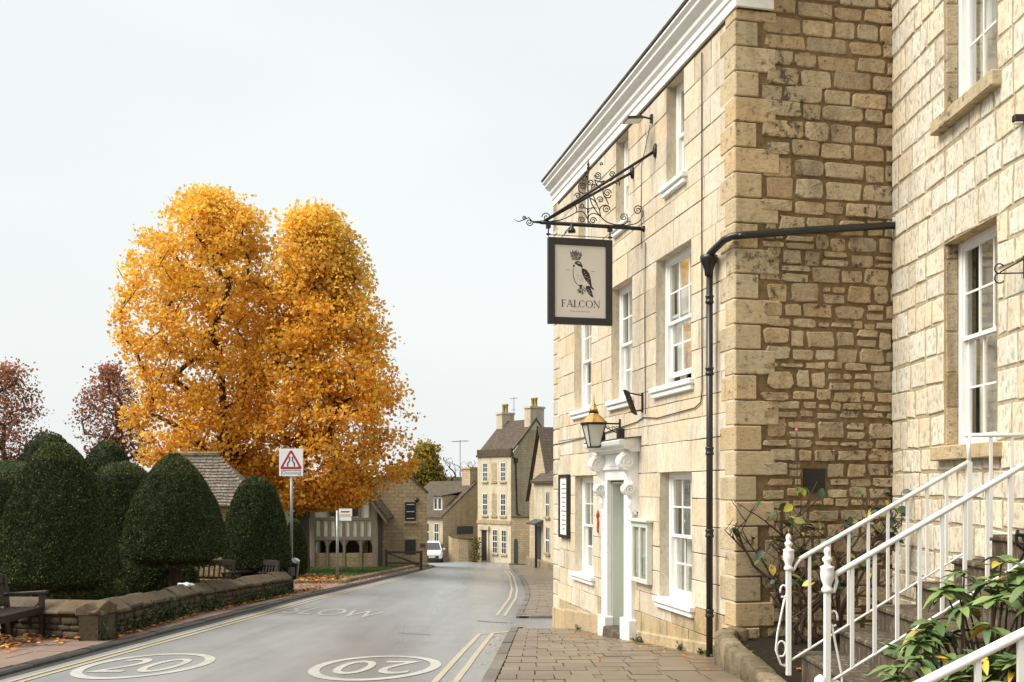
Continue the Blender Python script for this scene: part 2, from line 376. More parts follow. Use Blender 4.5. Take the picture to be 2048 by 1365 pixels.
# ------------------------------------------------------------------ ground, road, pavements
gx = [-2000, -700, -250, -90, -50, -32, -22, -16, -13, -11, -9.5, -8.5]+list(np.arange(-8, 6.01, .5))+[7, 8.5, 11, 16, 30, 80, 250, 700, 2000]
gy = [-60, -25, -10, -4]+list(np.arange(-2, 60, 1.0))+[62, 65, 68, 72, 76, 80, 85, 92, 100, 110, 140, 200, 320, 600, 1200, 2000]
V = np.array([(x, y, hgt(x, y)-.035) for y in gy for x in gx]); nx_ = len(gx)
F = np.array([(j*nx_+i, j*nx_+i+1, (j+1)*nx_+i+1, (j+1)*nx_+i) for j in range(len(gy)-1) for i in range(nx_-1)])
struct(arrays('ground', V, F, MAT['ground_soil'], smooth=True))

def sheet(name, m, zs, xa, xb, off, n=6, parent=None):
    V = []; 
    for z in zs:
        a, b = xa(z), xb(z)
        for i in range(n+1):
            x = a+(b-a)*i/n; V.append((x, z, hgt(x, z)+off))
    F = [(j*(n+1)+i, j*(n+1)+i+1, (j+1)*(n+1)+i+1, (j+1)*(n+1)+i) for j in range(len(zs)-1) for i in range(n)]
    return arrays(name, np.array(V), np.array(F), m, parent, smooth=True)
def ar(a, b, s): return list(np.arange(a, b+1e-6, s))
road = struct(sheet('road', MAT['asphalt'], ar(-8, 92, .5), xl, xr, 0, 10))
tag(road, 'grey damp village road running downhill past the inn')
sl = struct(sheet('side_lane', MAT['asphalt'], ar(19.3, 22.9, .3), xr, lambda z: 12, .004, 6))
def xface(z): return 2.7-.2153*(z-12)                    # foot of the inn's front
# pavement in front of the inn
pv = struct(sheet('pavement_right', MAT['mortar'], ar(-8, 19.3, .45), lambda z: xr(z)+.02, lambda z: 12, .05, 10))
tag(pv, 'brown slab pavement sloping down in front of the inn')
pf = struct(sheet('pavement_far', MAT['paver'], ar(22.9, 60, .5), lambda z: xr(z)+.02, lambda z: 9, .05, 8))
pl = struct(sheet('pavement_left', MAT['pave_red'], ar(-6, 31.6, .4), lambda z: -9.4, lambda z: xl(z)-.02, .03, 8))
pl2 = struct(sheet('pavement_lawn_edge', MAT['pave_red'], ar(31.6, 52, .4), lambda z: xl(z)-.6, lambda z: xl(z)-.02, .05, 3))
def slab(parent, m, x0, x1, z0, z1, off, name='paving_slab', t=.05, jit=.006):
    j = lambda: rnd.uniform(-jit, jit)
    c = [(x0+j(), z0+j()), (x1+j(), z0+j()), (x1+j(), z1+j()), (x0+j(), z1+j())]; e = rnd.uniform(-.004, .004)
    b = [(x, z, hgt(x, z)+off-t) for x, z in c]; tt = [(x, z, hgt(x, z)+off+e) for x, z in c]
    return MB().hexa(b, tt).build(name, m, parent)
z = 8.2; k = 0
while z < 19.0:
    dz = .40+rnd.uniform(-.02, .02)
    if z+dz > 19.2: dz = 19.25-z
    x0 = xr(z)+.17; lim = 2.42 if z < 11.6 else xface(z)-.02
    x = x0; first = (.2 if k % 2 else .38)
    while x < lim-.1:
        wd = first if x == x0 else rnd.choice((.32, .36, .39, .42))
        x1 = min(x+wd, lim+.03)
        if lim-x1 < .16: x1 = lim+.03
        slab(pv, MAT['paver'], x, x1-.014, z, z+dz-.016, .072); x = x1
    z += dz; k += 1
z = 23.1; k = 0
while z < 40:
    dz = .55 if z < 32 else .8; x0 = xr(z)+.17; x = x0
    while x < 2.1:
        wd = (.3 if (k % 2 and x == x0) else rnd.choice((.5, .55, .62))); x1 = min(x+wd, 2.3)
        slab(pf, MAT['paver'], x, x1-.016, z, z+dz-.02, .072); x = x1
    z += dz; k += 1
z = 9.0; k = 0
while z < 31.3:
    dz = rnd.choice((.62, .76, .9)); dz = min(dz, 31.5-z); x1 = xl(z)-.17
    for c in range(3):
        wd = .62 if c else rnd.choice((.45, .6)); slab(pl, MAT['pave_red'], x1-wd, x1-.012, z, z+dz-.014, .05); x1 -= wd
    z += dz
def kerb(name, label, pts, m, wd=.13, off=.078, gap=.012, low=.08):
    """pts = road edge; stones lie on the side the sign of wd points to (x direction)"""
    kt = thing(name, label, 'kerb', kind='structure')
    P_ = [Vector((x, z, 0)) for x, z in pts]; seg = []; 
    for a, b in zip(P_[:-1], P_[1:]):
        n = max(1, round((b-a).length/.92))
        for i in range(n): seg.append((a.lerp(b, i/n), a.lerp(b, (i+1)/n)))
    for a, b in seg:
        d = (b-a).normalized(); nn = Vector((d.y, -d.x, 0))*wd; a2, b2 = a+d*gap/2, b-d*gap/2
        o_ = off+rnd.uniform(-.008, .008); q = [a2, a2+nn, b2+nn, b2]; ch = nn*.16
        mb = MB(); bt = [(p.x, p.y, hgt(p.x, p.y)-low) for p in q]; md = [(p.x, p.y, hgt(p.x, p.y)+o_-.025) for p in q]
        t_ = [a2+ch, a2+nn, b2+nn, b2+ch]; tp = [(p.x, p.y, hgt(q[i].x, q[i].y)+o_) for i, p in enumerate(t_)]
        mb.hexa(bt, md).hexa(md, tp).build('kerb_stone', m, kt)
    return kt
kerb('kerb_left', 'dark stone kerb along the churchyard side of the road', [(xl(z), z) for z in ar(6, 52, 2.3)], MAT['gutter_dark'], -.13, .06)
kerb('kerb_right', 'pale stone kerb edging the slab pavement of the inn', [(xr(z), z) for z in (6, 8, 10, 12, 14, 16, 18, 19.3)]+[(.12, 19.42)], MAT['kerb_stone'], .15)
kerb('kerb_far', 'rounded stone kerb of the pavement beyond the side lane', [(4, 22.75), (2.4, 22.75), (1.2, 22.8), (.45, 22.86), (.2, 23.05), (.1, 23.5)]+[(xr(z), z) for z in (25, 27, 29, 31, 33, 35, 38, 41, 44, 48, 52, 56, 60)], MAT['kerb_stone'], .15)
def strip(name, m, pts, wd, off=.007):
    V = []; 
    for i, (x, z) in enumerate(pts):
        a = Vector(pts[max(i-1, 0)]); b = Vector(pts[min(i+1, len(pts)-1)]); d = (b-a).normalized(); n = Vector((d.y, -d.x))*wd/2
        for s in (-1, 1): V.append((x+n.x*s, z+n.y*s, hgt(x+n.x*s, z+n.y*s)+off))
    F = [(2*i, 2*i+1, 2*i+3, 2*i+2) for i in range(len(pts)-1)]
    return arrays(name, np.array(V), np.array(F), m, road)
strip('gutter', MAT['gutter_dark'], [(xl(z)+.07, z) for z in ar(4, 51, .5)], .14, .004)
for d in (.33, .47): strip('yellow_line', MAT['road_yellow'], [(xl(z)+d, z) for z in ar(3, 50, .5)], .07)
near_l = [(xr(z)-.30, z) for z in ar(6, 18.4, .4)]+[(.05, 19.0)]
near_r = [(xr(z)-.52, z) for z in ar(6, 18.2, .4)]+[(-.24, 18.7), (0.0, 19.12)]
for q in (near_l, near_r): strip('yellow_line', MAT['road_yellow'], q, .075)
for d in (.28, .46): strip('yellow_line', MAT['road_yellow'], [(xr(z)-d, z) for z in ar(23.3, 50, .5)], .07)
strip('tarmac_seam', MAT['gutter_dark'], [(-.75, 21.6), (-.45, 21.5), (-.1, 21.55)], .10, .005)
strip('tarmac_seam', MAT['gutter_dark'], [(-2.0, 17.6), (-1.75, 17.45), (-1.4, 17.4)], .05, .005)
def text_mesh(txt, size=1, offset=0, spacing=1):
    c = bpy.data.curves.new('t', 'FONT'); c.body = txt; c.size = size; c.offset = offset; c.space_character = spacing; c.align_x = 'CENTER'; c.align_y = 'CENTER'; c.resolution_u = 5
    o = bpy.data.objects.new('t', c); COL.objects.link(o)
    dg = bpy.context.evaluated_depsgraph_get(); me = bpy.data.meshes.new_from_object(o.evaluated_get(dg))
    V = np.array([v.co[:] for v in me.vertices]); F = [tuple(p.vertices) for p in me.polygons]
    bpy.data.objects.remove(o); return V, F
def ground_text(name, txt, cx, cz, wd, ln, rot, m, offset=.0):
    V, F = text_mesh(txt, 1, offset)
    mn, mxx = V.min(0), V.max(0); V = (V-(mn+mxx)/2)/(mxx-mn+1e-9)
    mb = MB(); c, s = math.cos(R(rot)), math.sin(R(rot)); vs = []
    for a, b, _ in V:
        u, v = a*wd, b*ln; x, z = cx+u*c-v*s, cz+u*s+v*c; vs.append((x, z, hgt(x, z)+.006))
    mb.add(vs, F); return mb.build(name, m, road)
def roundel(cx, cz, wd, ln, rot):
    V = []; n = 48; c, s = math.cos(R(rot)), math.sin(R(rot))
    for i in range(n):
        a = 2*math.pi*i/n
        for k in (1, .82):
            kk = k if k == 1 else (1-.15/1.0)
            u, v = (wd/2*math.cos(a)*(1 if k == 1 else .83)), (ln/2*math.sin(a)*(1 if k == 1 else .87))
            x, z = cx+u*c-v*s, cz+u*s+v*c; V.append((x, z, hgt(x, z)+.006))
    F = [(2*i, 2*i+1, (2*i+3) % (2*n), (2*i+2) % (2*n)) for i in range(n)]
    arrays('speed_roundel', np.array(V), np.array(F), MAT['road_white'], road)
roundel(-4.53, 12.35, 1.5, 2.55, -2); ground_text('speed_numeral', '20', -4.53, 12.33, .92, 1.35, -2, MAT['road_white'])
roundel(-1.64, 12.05, 1.55, 2.7, -2); ground_text('speed_numeral', '20', -1.64, 12.0, .95, 1.4, 178, MAT['road_white'])
ground_text('slow_lettering', 'SLOW', -3.88, 21.75, 1.95, 1.75, -3, MAT['road_faint'], .0)

# ------------------------------------------------------------------ lawn with edging
def xlawn(z): return xl(z)-.62
lawn = struct(sheet('lawn', MAT['lawn_green'], ar(31.5, 46.4, .5), lambda z: -24, xlawn, .10, 14))
ed = thing('lawn_kerb', 'mossy stone edging round the small lawn', 'kerb', kind='structure')
for z in ar(31.5, 45.5, .95):
    a, b = xlawn(z), xlawn(z+.94); m = MB()
    m.hexa([(a, z, hgt(a, z)-.05), (a+.16, z, hgt(a, z)-.05), (b+.16, z+.94, hgt(b, z)-.05), (b, z+.94, hgt(b, z)-.05)],
           [(a, z, hgt(a, z)+.19), (a+.15, z, hgt(a, z)+.15), (b+.15, z+.94, hgt(b, z+.94)+.15), (b, z+.94, hgt(b, z+.94)+.19)]).build('edging_stone', MAT['mossstone'], ed)
for x in ar(-10, -5.9, .8):
    m = MB(); h0 = hgt(x, 31.4); m.box(x, x+.785, 31.3, 31.5, h0-.05, h0+.14+rnd.uniform(-.015, .015)).build('edging_stone', MAT['mossstone'], ed)
def quads(C, D1, D2):
    """quads centred on C with half axes D1, D2"""
    n = len(C); V = np.empty((n, 4, 3)); V[:, 0] = C-D1-D2*.2; V[:, 1] = C-D2; V[:, 2] = C+D1+D2*.2; V[:, 3] = C+D2
    return V.reshape(-1, 3), np.arange(4*n).reshape(n, 4)
def unit(n):
    v = npr.normal(size=(n, 3)); return v/np.linalg.norm(v, axis=1)[:, None]
def litter(name, label, pts, size, flat=.25, m='fallen_leaf'):
    C = np.array(pts); n = len(C); a = npr.uniform(0, 6.283, n); s = size*npr.uniform(.6, 1.3, n)
    D1 = np.stack([np.cos(a), np.sin(a), npr.normal(0, flat, n)], 1)*s[:, None]*.5
    D2 = np.stack([-np.sin(a), np.cos(a), npr.normal(0, flat, n)], 1)*s[:, None]*.36
    V, F = quads(C, D1, D2); o = arrays(name, V, F, MAT[m], tint=npr.uniform(0, 1, n)); return tag(o, label, 'leaves', kind='stuff')
pts = []
while len(pts) < 3600:
    z = 31.6+abs(npr.normal(0, 1.5)); x = npr.uniform(-13, -4.5)
    if x > xlawn(z)-.05 or z > 43: continue
    if npr.random() > math.exp(-((x+7.2)/2.6)**2)*1.0+.06: continue
    pts.append((x, z, hgt(x, z)+.10+npr.uniform(.01, .05)))
litter('fallen_leaves', 'carpet of orange fallen leaves lying on the lawn', pts, .15)
n = 26000; gxs = npr.uniform(-13, -4, n); gzs = npr.uniform(31.6, 46.3, n); ok = np.array([x < xlawn(z)-.03 for x, z in zip(gxs, gzs)]); gxs, gzs = gxs[ok], gzs[ok]
C = np.stack([gxs, gzs, np.array([hgt(x, z)+.11 for x, z in zip(gxs, gzs)])], 1); n = len(C)
D1 = np.stack([npr.normal(0, .025, n), npr.normal(0, .025, n), npr.uniform(.03, .065, n)], 1); a = npr.uniform(0, 6.28, n)
D2 = np.stack([np.cos(a)*.014, np.sin(a)*.014, np.zeros(n)], 1); V, F = quads(C, D1, D2)
tag(arrays('grass', V, F, MAT['grass_blade'], tint=npr.uniform(0, 1, n)), 'short green grass of the small lawn', 'grass', kind='stuff')
# ------------------------------------------------------------------ masonry helpers
def MF(a, d, b): return (a, d, b)
def MG(a, d, b): return (-d, -a, b)
def block(M, a0, a1, b0, b1, proud, cham=.008, jit=.004, back=-.02, amp=0):
    j = lambda: rnd.uniform(-jit, jit)
    c = [(a0+j(), b0+j()), (a1+j(), b0+j()), (a1+j(), b1+j()), (a0+j(), b1+j())]
    ca, cb = (a0+a1)/2, (b0+b1)/2; ha, hb = max(a1-a0, .02)/2, max(b1-b0, .02)/2
    p = proud+rnd.uniform(-1, 1)*amp
    inn = [(ca+(a-ca)*(1-cham/ha), cb+(b-cb)*(1-cham/hb)) for a, b in c]
    vs = [M(a, back, b) for a, b in c]+[M(a, p-cham*.8, b) for a, b in c]+[M(a, p+j()*.3, b) for a, b in inn]
    fs = [(i, (i+1) % 4, 4+(i+1) % 4, 4+i) for i in range(4)]+[(4+i, 4+(i+1) % 4, 8+(i+1) % 4, 8+i) for i in range(4)]+[(8, 9, 10, 11)]
    return MB().add(vs, fs)
def rubble(M, a0, a1, b0, b1, proud, n=11, rough=.10, back=-.02, ex=.42):
    ca, cb = (a0+a1)/2, (b0+b1)/2; ha, hb = (a1-a0)/2, (b1-b0)/2; ring = []
    ph = rnd.uniform(-.2, .2)
    for i in range(n):
        t = 2*math.pi*i/n+ph; c, s = math.cos(t), math.sin(t); k = 1+rnd.uniform(-rough, rough*.5)
        k2 = 1+rnd.uniform(-rough, rough*.5); ring.append((ha*math.copysign(abs(c)**ex, c)*k, hb*math.copysign(abs(s)**ex, s)*k2))
    vs = [M(ca+a, back, cb+b) for a, b in ring]+[M(ca+a*.99, proud*.55, cb+b*.99) for a, b in ring]
    vs += [M(ca+a*rnd.uniform(.90, .97), proud*(1+rnd.uniform(-.22, .16)), cb+b*rnd.uniform(.82, .95)) for a, b in ring]+[M(ca+ha*rnd.uniform(-.3, .3), proud*(.98+rnd.uniform(-.12, .10)), cb+hb*rnd.uniform(-.3, .3))]
    fs = [(r*n+i, r*n+(i+1) % n, (r+1)*n+(i+1) % n, (r+1)*n+i) for r in (0, 1) for i in range(n)]+[(2*n+i, 2*n+(i+1) % n, 3*n) for i in range(n)]
    return MB().add(vs, fs)
def runs(a0, a1, b0, b1, ops):
    iv = [(a0, a1)]
    for o in ops:
        if min(b1, o[3])-max(b0, o[2]) > .03:
            nv = []
            for x, y in iv:
                if o[1] <= x or o[0] >= y: nv.append((x, y)); continue
                if o[0] > x: nv.append((x, o[0]))
                if o[1] < y: nv.append((o[1], y))
            iv = nv
    return [(x, y) for x, y in iv if y-x > .03]
def courses(parent, m, M, a0, a1, rows, ops, wmin, wmax, proud, gap, name='ashlar_block', floor=None, cham=.008, jit=.004, amp=.003, smooth=False):
    for b0, b1 in rows:
        for x, y in runs(a0, a1, b0, b1, ops):
            L = y-x; a = x
            while a < y-1e-4:
                wd = rnd.uniform(wmin, wmax); e = a+wd
                if y-e < wmin*.6: e = y
                if e-a > wmax*1.5: e = (a+e)/2
                if floor is None or b1 > floor((a+e)/2)+.02:
                    block(M, a+gap/2, e-gap/2, b0+gap/2, b1-gap/2, proud, cham, jit, amp=amp).build(name, MAT['ashlar_damp'] if (floor is not None and b1 < floor((a+e)/2)+.75) else m, parent)
                a = e
def backing(parent, M, a0, a1, b0, b1, ops, m, name='wall', depth=.3, mrev=None):
    A = sorted({a0, a1, *[o[0] for o in ops], *[o[1] for o in ops]}); B = sorted({b0, b1, *[o[2] for o in ops], *[o[3] for o in ops]})
    mb = MB()
    for x0, x1 in zip(A[:-1], A[1:]):
        for y0, y1 in zip(B[:-1], B[1:]):
            cx, cy = (x0+x1)/2, (y0+y1)/2
            if any(o[0] < cx < o[1] and o[2] < cy < o[3] for o in ops): continue
            mb.quad(M(x0, 0, y0), M(x1, 0, y0), M(x1, 0, y1), M(x0, 0, y1))
    wl = mb.build(name, m, parent)
    for o in ops:
        r = MB(); x0, x1, y0, y1 = o[:4]; f, d = .011, -depth
        r.quad(M(x0, f, y0), M(x0, d, y0), M(x0, d, y1), M(x0, f, y1)).quad(M(x1, f, y0), M(x1, d, y0), M(x1, d, y1), M(x1, f, y1))
        r.quad(M(x0, f, y1), M(x1, f, y1), M(x1, d, y1), M(x0, d, y1)).quad(M(x0, f, y0), M(x1, f, y0), M(x1, d, y0), M(x0, d, y0))
        r.build('reveal', mrev or m, wl)
    return wl
def sash_window(parent, M, a0, a1, b0, b1, rec, cols=3, rt=2, rb=2, lift=0., sill='white', curt=.5, sash=.5, blind=0):
    bx = lambda mb, A0, A1, D0, D1, B0, B1: mb.hexa([M(A0, D0, B0), M(A1, D0, B0), M(A1, D1, B0), M(A0, D1, B0)], [M(A0, D0, B1), M(A1, D0, B1), M(A1, D1, B1), M(A0, D1, B1)])
    W_ = MAT['white_paint']; fr = MB(); fw = .075
    bx(fr, a0-.01, a0+fw, -rec-.12, -rec, b0, b1+.01); bx(fr, a1-fw, a1+.01, -rec-.12, -rec, b0, b1+.01)
    bx(fr, a0+fw, a1-fw, -rec-.12, -rec-.004, b1-fw*.8, b1+.01); bx(fr, a0+fw, a1-fw, -rec-.12, -rec+.02, b0, b0+.05)
    win = fr.build('window', W_, parent, bevel=.006)
    A0, A1, B0, B1 = a0+fw, a1-fw, b0+.05, b1-fw*.8; mid = B0+(B1-B0)*sash
    for (c0, c1, dd, nr, nm) in ((mid-.02, B1, -rec-.022, rt, 'upper'), (B0+lift, mid+.02+lift, -rec-.065, rb, 'lower')):
        s = MB(); st = .042; d0, d1 = dd-.035, dd
        bx(s, A0, A0+st, d0, d1, c0, c1); bx(s, A1-st, A1, d0, d1, c0, c1)
        bx(s, A0+st, A1-st, d0, d1-.002, c0, c0+(st if nm == 'upper' else .07)); bx(s, A0+st, A1-st, d0, d1-.002, c1-st, c1)
        X0, X1, Y0, Y1 = A0+st, A1-st, c0+(st if nm == 'upper' else .07), c1-st
        for i in range(1, cols): x = X0+(X1-X0)*i/cols; bx(s, x-.011, x+.011, d0+.004, d1-.006, Y0, Y1)
        for i in range(1, nr): y = Y0+(Y1-Y0)*i/nr; bx(s, X0, X1, d0+.007, d1-.009, y-.011, y+.011)
        s.build('sash', W_, win)
        for i in range(cols):
            for k in range(nr):
                x0, x1 = X0+(X1-X0)*i/cols+.008, X0+(X1-X0)*(i+1)/cols-.008; y0, y1 = Y0+(Y1-Y0)*k/nr+.008, Y0+(Y1-Y0)*(k+1)/nr-.008
                p = (d0+d1)/2+rnd.uniform(-.002, .002)
                MB().quad(M(x0, p, y0), M(x1, p, y0), M(x1, p, y1), M(x0, p+rnd.uniform(-.002, .002), y1)).build('pane', MAT['glass'], win)
    if curt:
        for sd in (0, 1):
            c = MB(); n = 10; wd = (a1-a0)*.5*curt
            pts = [(A0+wd*i/n if sd == 0 else A1-wd*i/n, -rec-.20-.03*math.sin(i*2.4)) for i in range(n+1)]
            for (x0, d0), (x1, d1) in zip(pts[:-1], pts[1:]): c.quad(M(x0, d0, b0), M(x1, d1, b0), M(x1, d1, b1), M(x0, d0, b1))
            c.build('curtain', MAT['curtain'], win, smooth=True)
    if blind:
        c = MB(); c.quad(M(A0, -rec-.15, b1-(b1-b0)*blind), M(A1, -rec-.15, b1-(b1-b0)*blind), M(A1, -rec-.15, b1), M(A0, -rec-.15, b1)).build('blind', MAT['curtain'], win)
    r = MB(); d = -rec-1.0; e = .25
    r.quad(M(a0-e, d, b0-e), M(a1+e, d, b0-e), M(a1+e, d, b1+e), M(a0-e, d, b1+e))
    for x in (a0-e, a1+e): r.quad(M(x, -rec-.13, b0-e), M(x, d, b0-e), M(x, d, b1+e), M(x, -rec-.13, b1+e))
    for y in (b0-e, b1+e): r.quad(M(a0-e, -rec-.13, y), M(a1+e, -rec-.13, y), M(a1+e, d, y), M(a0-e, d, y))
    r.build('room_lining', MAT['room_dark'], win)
    s = MB()
    if sill == 'white':
        e = .12; bx(s, a0-e, a1+e-.03, -rec+.002, .10, b0-.075, b0+.004); bx(s, a0-e+.02, a1+e-.05, -.005, .07, b0-.15, b0-.075)
        s.build('sill', W_, win, bevel=.012)
    elif sill == 'stone':
        e = .12; bx(s, a0-e, a1+e, -rec+.002, .12, b0-.16, b0-.004); s.build('sill', MAT['quoin'], win, bevel=.012)
    return win

# ------------------------------------------------------------------ the inn
inn = thing('stone_inn', 'three-storey cream ashlar inn with white sash windows, white doorcase and white cornice', 'building', (2.7, 12, 0), 102.15)
GO = [(1.35, 2.55, .06, 1.86), (5.90, 7.08, .05, 1.83)]
DO = (3.97, 4.86, -1.3, 1.74)
FO = [(1.37, 2.70, 3.10, 4.98), (3.78, 4.84, 3.08, 4.97), (6.0, 7.12, 3.08, 4.97)]
SO = [(1.62, 2.27, 5.93, 7.36), (3.95, 4.59, 5.93, 7.36), (6.2, 6.84, 5.93, 7.36)]
OPS = GO+[DO]+FO+SO
LEN = 8.62; REC = .13
def wbase(s): return -.60-.088*(s-.6)*.93
fw_ = backing(inn, MF, 0, LEN, -1.6, 7.45, OPS, MAT['joint'], 'front_wall', .34, MAT['ashlar'])
def split(a, b, n): return [(a+(b-a)*i/n, a+(b-a)*(i+1)/n) for i in range(n)]
ROWS = split(-1.6, -.27, 4)+[(-.27, .06)]+split(.06, 1.86, 5)+[(1.86, 2.28), (2.28, 2.57), (2.57, 2.84), (2.84, 3.09)]+split(3.09, 4.975, 5)+[(4.975, 5.40), (5.40, 5.68), (5.68, 5.93)]+split(5.93, 7.36, 4)
courses(fw_, MAT['ashlar'], MF, .02, LEN-.02, ROWS, [(o[0], o[1], o[2]-.001, o[3]+.001) for o in OPS], .36, .86, .014, .009, floor=wbase, cham=.005, jit=.005, amp=.005)
# gable end wall: rubble brought to rough courses
GW = 2.2
gb = MB(); gb.prism([(0, -1.6), (7.2, -1.6), (7.2, 8.0), (3.6, 10.5), (0, 8.0)], -.3, 0, MG); gw = gb.build('gable_wall', MAT['mortar'], inn)
VENT = (.88, 1.17, 1.58, 1.88)
b = -.75; ri = 0
def rst(a, e, b0, b1, big):
    if e > VENT[0]-.01 and a < VENT[1]+.01 and b1 > VENT[2]-.01 and b0 < VENT[3]+.01:
        if VENT[0]-.015-a > .07: rst(a, VENT[0]-.015, b0, b1, big)
        if e-VENT[1]-.015 > .07: rst(VENT[1]+.015, e, b0, b1, big)
        return
    g = rnd.uniform(.008, .014) if big else rnd.uniform(.012, .024)
    rubble(MG, a+g, e-g, b0+g*.8, b1-g*.8, rnd.uniform(.010, .038), n=12, rough=.10 if big else .17, ex=rnd.choice((.18, .26, .36))).build('rubble_stone', MAT['rubble'], gw)
while b < 7.6:
    big = b > 4.9; hh = rnd.uniform(.18, .29) if big else rnd.choice((.11, .14, .17, .20, .24))
    a = (.29 if ri % 2 else .36)+rnd.uniform(0, .05)
    while a < GW-.05:
        wd = rnd.uniform(.18, .45) if not big else rnd.uniform(.26, .58)
        if hh < .14: wd *= .8
        e = min(a+wd, GW); j0, j1 = rnd.uniform(-.02, .02), rnd.uniform(-.025, .025); q = rnd.random()
        if hh > .17 and q < .25 and not big:
            k = rnd.uniform(.38, .62); rst(a, e, b+j0, b+hh*k, big); m_ = a+(e-a)*rnd.uniform(.4, .6)
            if q < .1: rst(a, m_, b+hh*k, b+hh+j1, big); rst(m_, e, b+hh*k, b+hh+j1, big)
            else: rst(a, e, b+hh*k, b+hh+j1, big)
        else: rst(a, e, b+j0, b+hh+j1, big)
        a = e
    b += hh; ri += 1
v = MB(); v.prism([(VENT[0], VENT[2]), (VENT[1], VENT[2]), (VENT[1], VENT[3]), (VENT[0], VENT[3])], 0, .02, MG); vt = v.build('vent', MAT['black_paint'], inn)
for i in range(5):
    y = VENT[2]+.03+i*.057; MB().prism([(VENT[0]+.02, y), (VENT[1]-.02, y), (VENT[1]-.02, y+.03), (VENT[0]+.02, y+.03)], .02, .035, MG).build('louvre', MAT['iron'], vt)
# quoins on both corners
b = -.95; i = 0
while b < 7.38:
    hh = .305; wf, wg = ((.27, .52) if i % 2 else (.42, .28)); wg += rnd.uniform(-.03, .05); t = min(b+hh-.014, 7.41)
    pr_ = rnd.uniform(-.004, .004); MB().box(-.026+pr_, wf+rnd.uniform(-.02, .03), -wg, .022+pr_, b, t).build('quoin', MAT['quoin'], inn, bevel=.012)
    wf2 = .27 if i % 2 else .42
    MB().box(LEN-wf2, LEN+.04, -.3, .034, b-.5, t-.5 if t < 7.3 else 7.41).build('quoin', MAT['ashlar'], inn, bevel=.02)
    b += hh; i += 1
MB().box(LEN-.3, LEN+.04, -.3, .034, 6.86, 7.41).build('quoin', MAT['ashlar'], inn, bevel=.02)
# plinth
s0 = .45
for s1 in (1.2, 2.05, 2.9, 3.5):
    MB().hexa([(s0, -.1, -1.7), (s1-.008, -.1, -1.7), (s1-.008, .055, -1.7), (s0, .055, -1.7)], [(s0, -.1, wbase(s0)+.30), (s1-.008, -.1, wbase(s1)+.30), (s1-.008, .05, wbase(s1)+.26), (s0, .05, wbase(s0)+.26)]).build('plinth_stone', MAT['ashlar_damp'], inn, bevel=.012); s0 = s1
s0 = 5.2
for s1 in (5.95, 6.8, 7.7, 8.68):
    MB().hexa([(s0, -.1, -1.9), (s1-.008, -.1, -1.9), (s1-.008, .055, -1.9), (s0, .055, -1.9)], [(s0, -.1, wbase(s0)+.46), (s1-.008, -.1, wbase(s1)+.50), (s1-.008, .05, wbase(s1)+.45), (s0, .05, wbase(s0)+.41)]).build('plinth_stone', MAT['ashlar_damp'], inn, bevel=.012); s0 = s1
sash_window(inn, MF, *GO[0], REC, 3, 2, 2, curt=.6)
sash_window(inn, MF, *GO[1], REC, 3, 2, 2, curt=.9, blind=.0)
sash_window(inn, MF, *FO[0], REC, 3, 2, 2, lift=.10, curt=.5, blind=.9)
sash_window(inn, MF, *FO[1], REC, 3, 2, 2, curt=.9, blind=.97)
sash_window(inn, MF, *FO[2], REC, 3, 2, 2, curt=.8, blind=.97)
for o in SO: sash_window(inn, MF, *o, REC, 2, 1, 2, curt=.5, blind=.9)
# cornice wrapping the corner, gutter edge and roof
prof = [(0, 7.415), (.04, 7.415), (.04, 7.53), (.06, 7.55), (.06, 7.62), (.10, 7.67), (.10, 7.73), (.125, 7.75), (.19, 7.81), (.19, 7.85), (.235, 7.895), (.235, 7.93), (-.25, 7.935)]
mb = MB(); st = [lambda o, z: (LEN+.03+o*.5, o, z), lambda o, z: (-o-.05, o, z), lambda o, z: (-o-.05, -.45, z)]
n = len(prof); vs = [f(o, z) for f in st for o, z in prof]
fs = [(k*n+i, k*n+(i+1) % n, (k+1)*n+(i+1) % n, (k+1)*n+i) for k in (0, 1) for i in range(n)]+[tuple(range(n)), tuple(range(2*n, 3*n))]
mb.add(vs, fs).build('cornice', MAT['white_paint'], inn)
rf = MB()
rf.hexa([(-.1, .25, 7.937), (LEN+.2, .25, 7.937), (LEN+.25, -3.6, 10.55), (-.1, -3.6, 10.55)], [(-.1, .25, 7.985), (LEN+.2, .25, 7.985), (LEN+.25, -3.6, 10.65), (-.1, -3.6, 10.65)])
rf.hexa([(-.1, -7.5, 8.0), (LEN+.25, -7.5, 8.0), (LEN+.25, -3.6, 10.55), (-.1, -3.6, 10.55)], [(-.1, -7.5, 8.06), (LEN+.25, -7.5, 8.06), (LEN+.25, -3.6, 10.65), (-.1, -3.6, 10.65)])
rf.build('roof', MAT['roof_tile'], inn)
MB().box(LEN-.02, LEN, -7.2, -.05, -1.6, 8.0).box(.1, LEN, -7.2, -7.15, -1.6, 8.0).build('back_walls', MAT['far_stone'], inn)
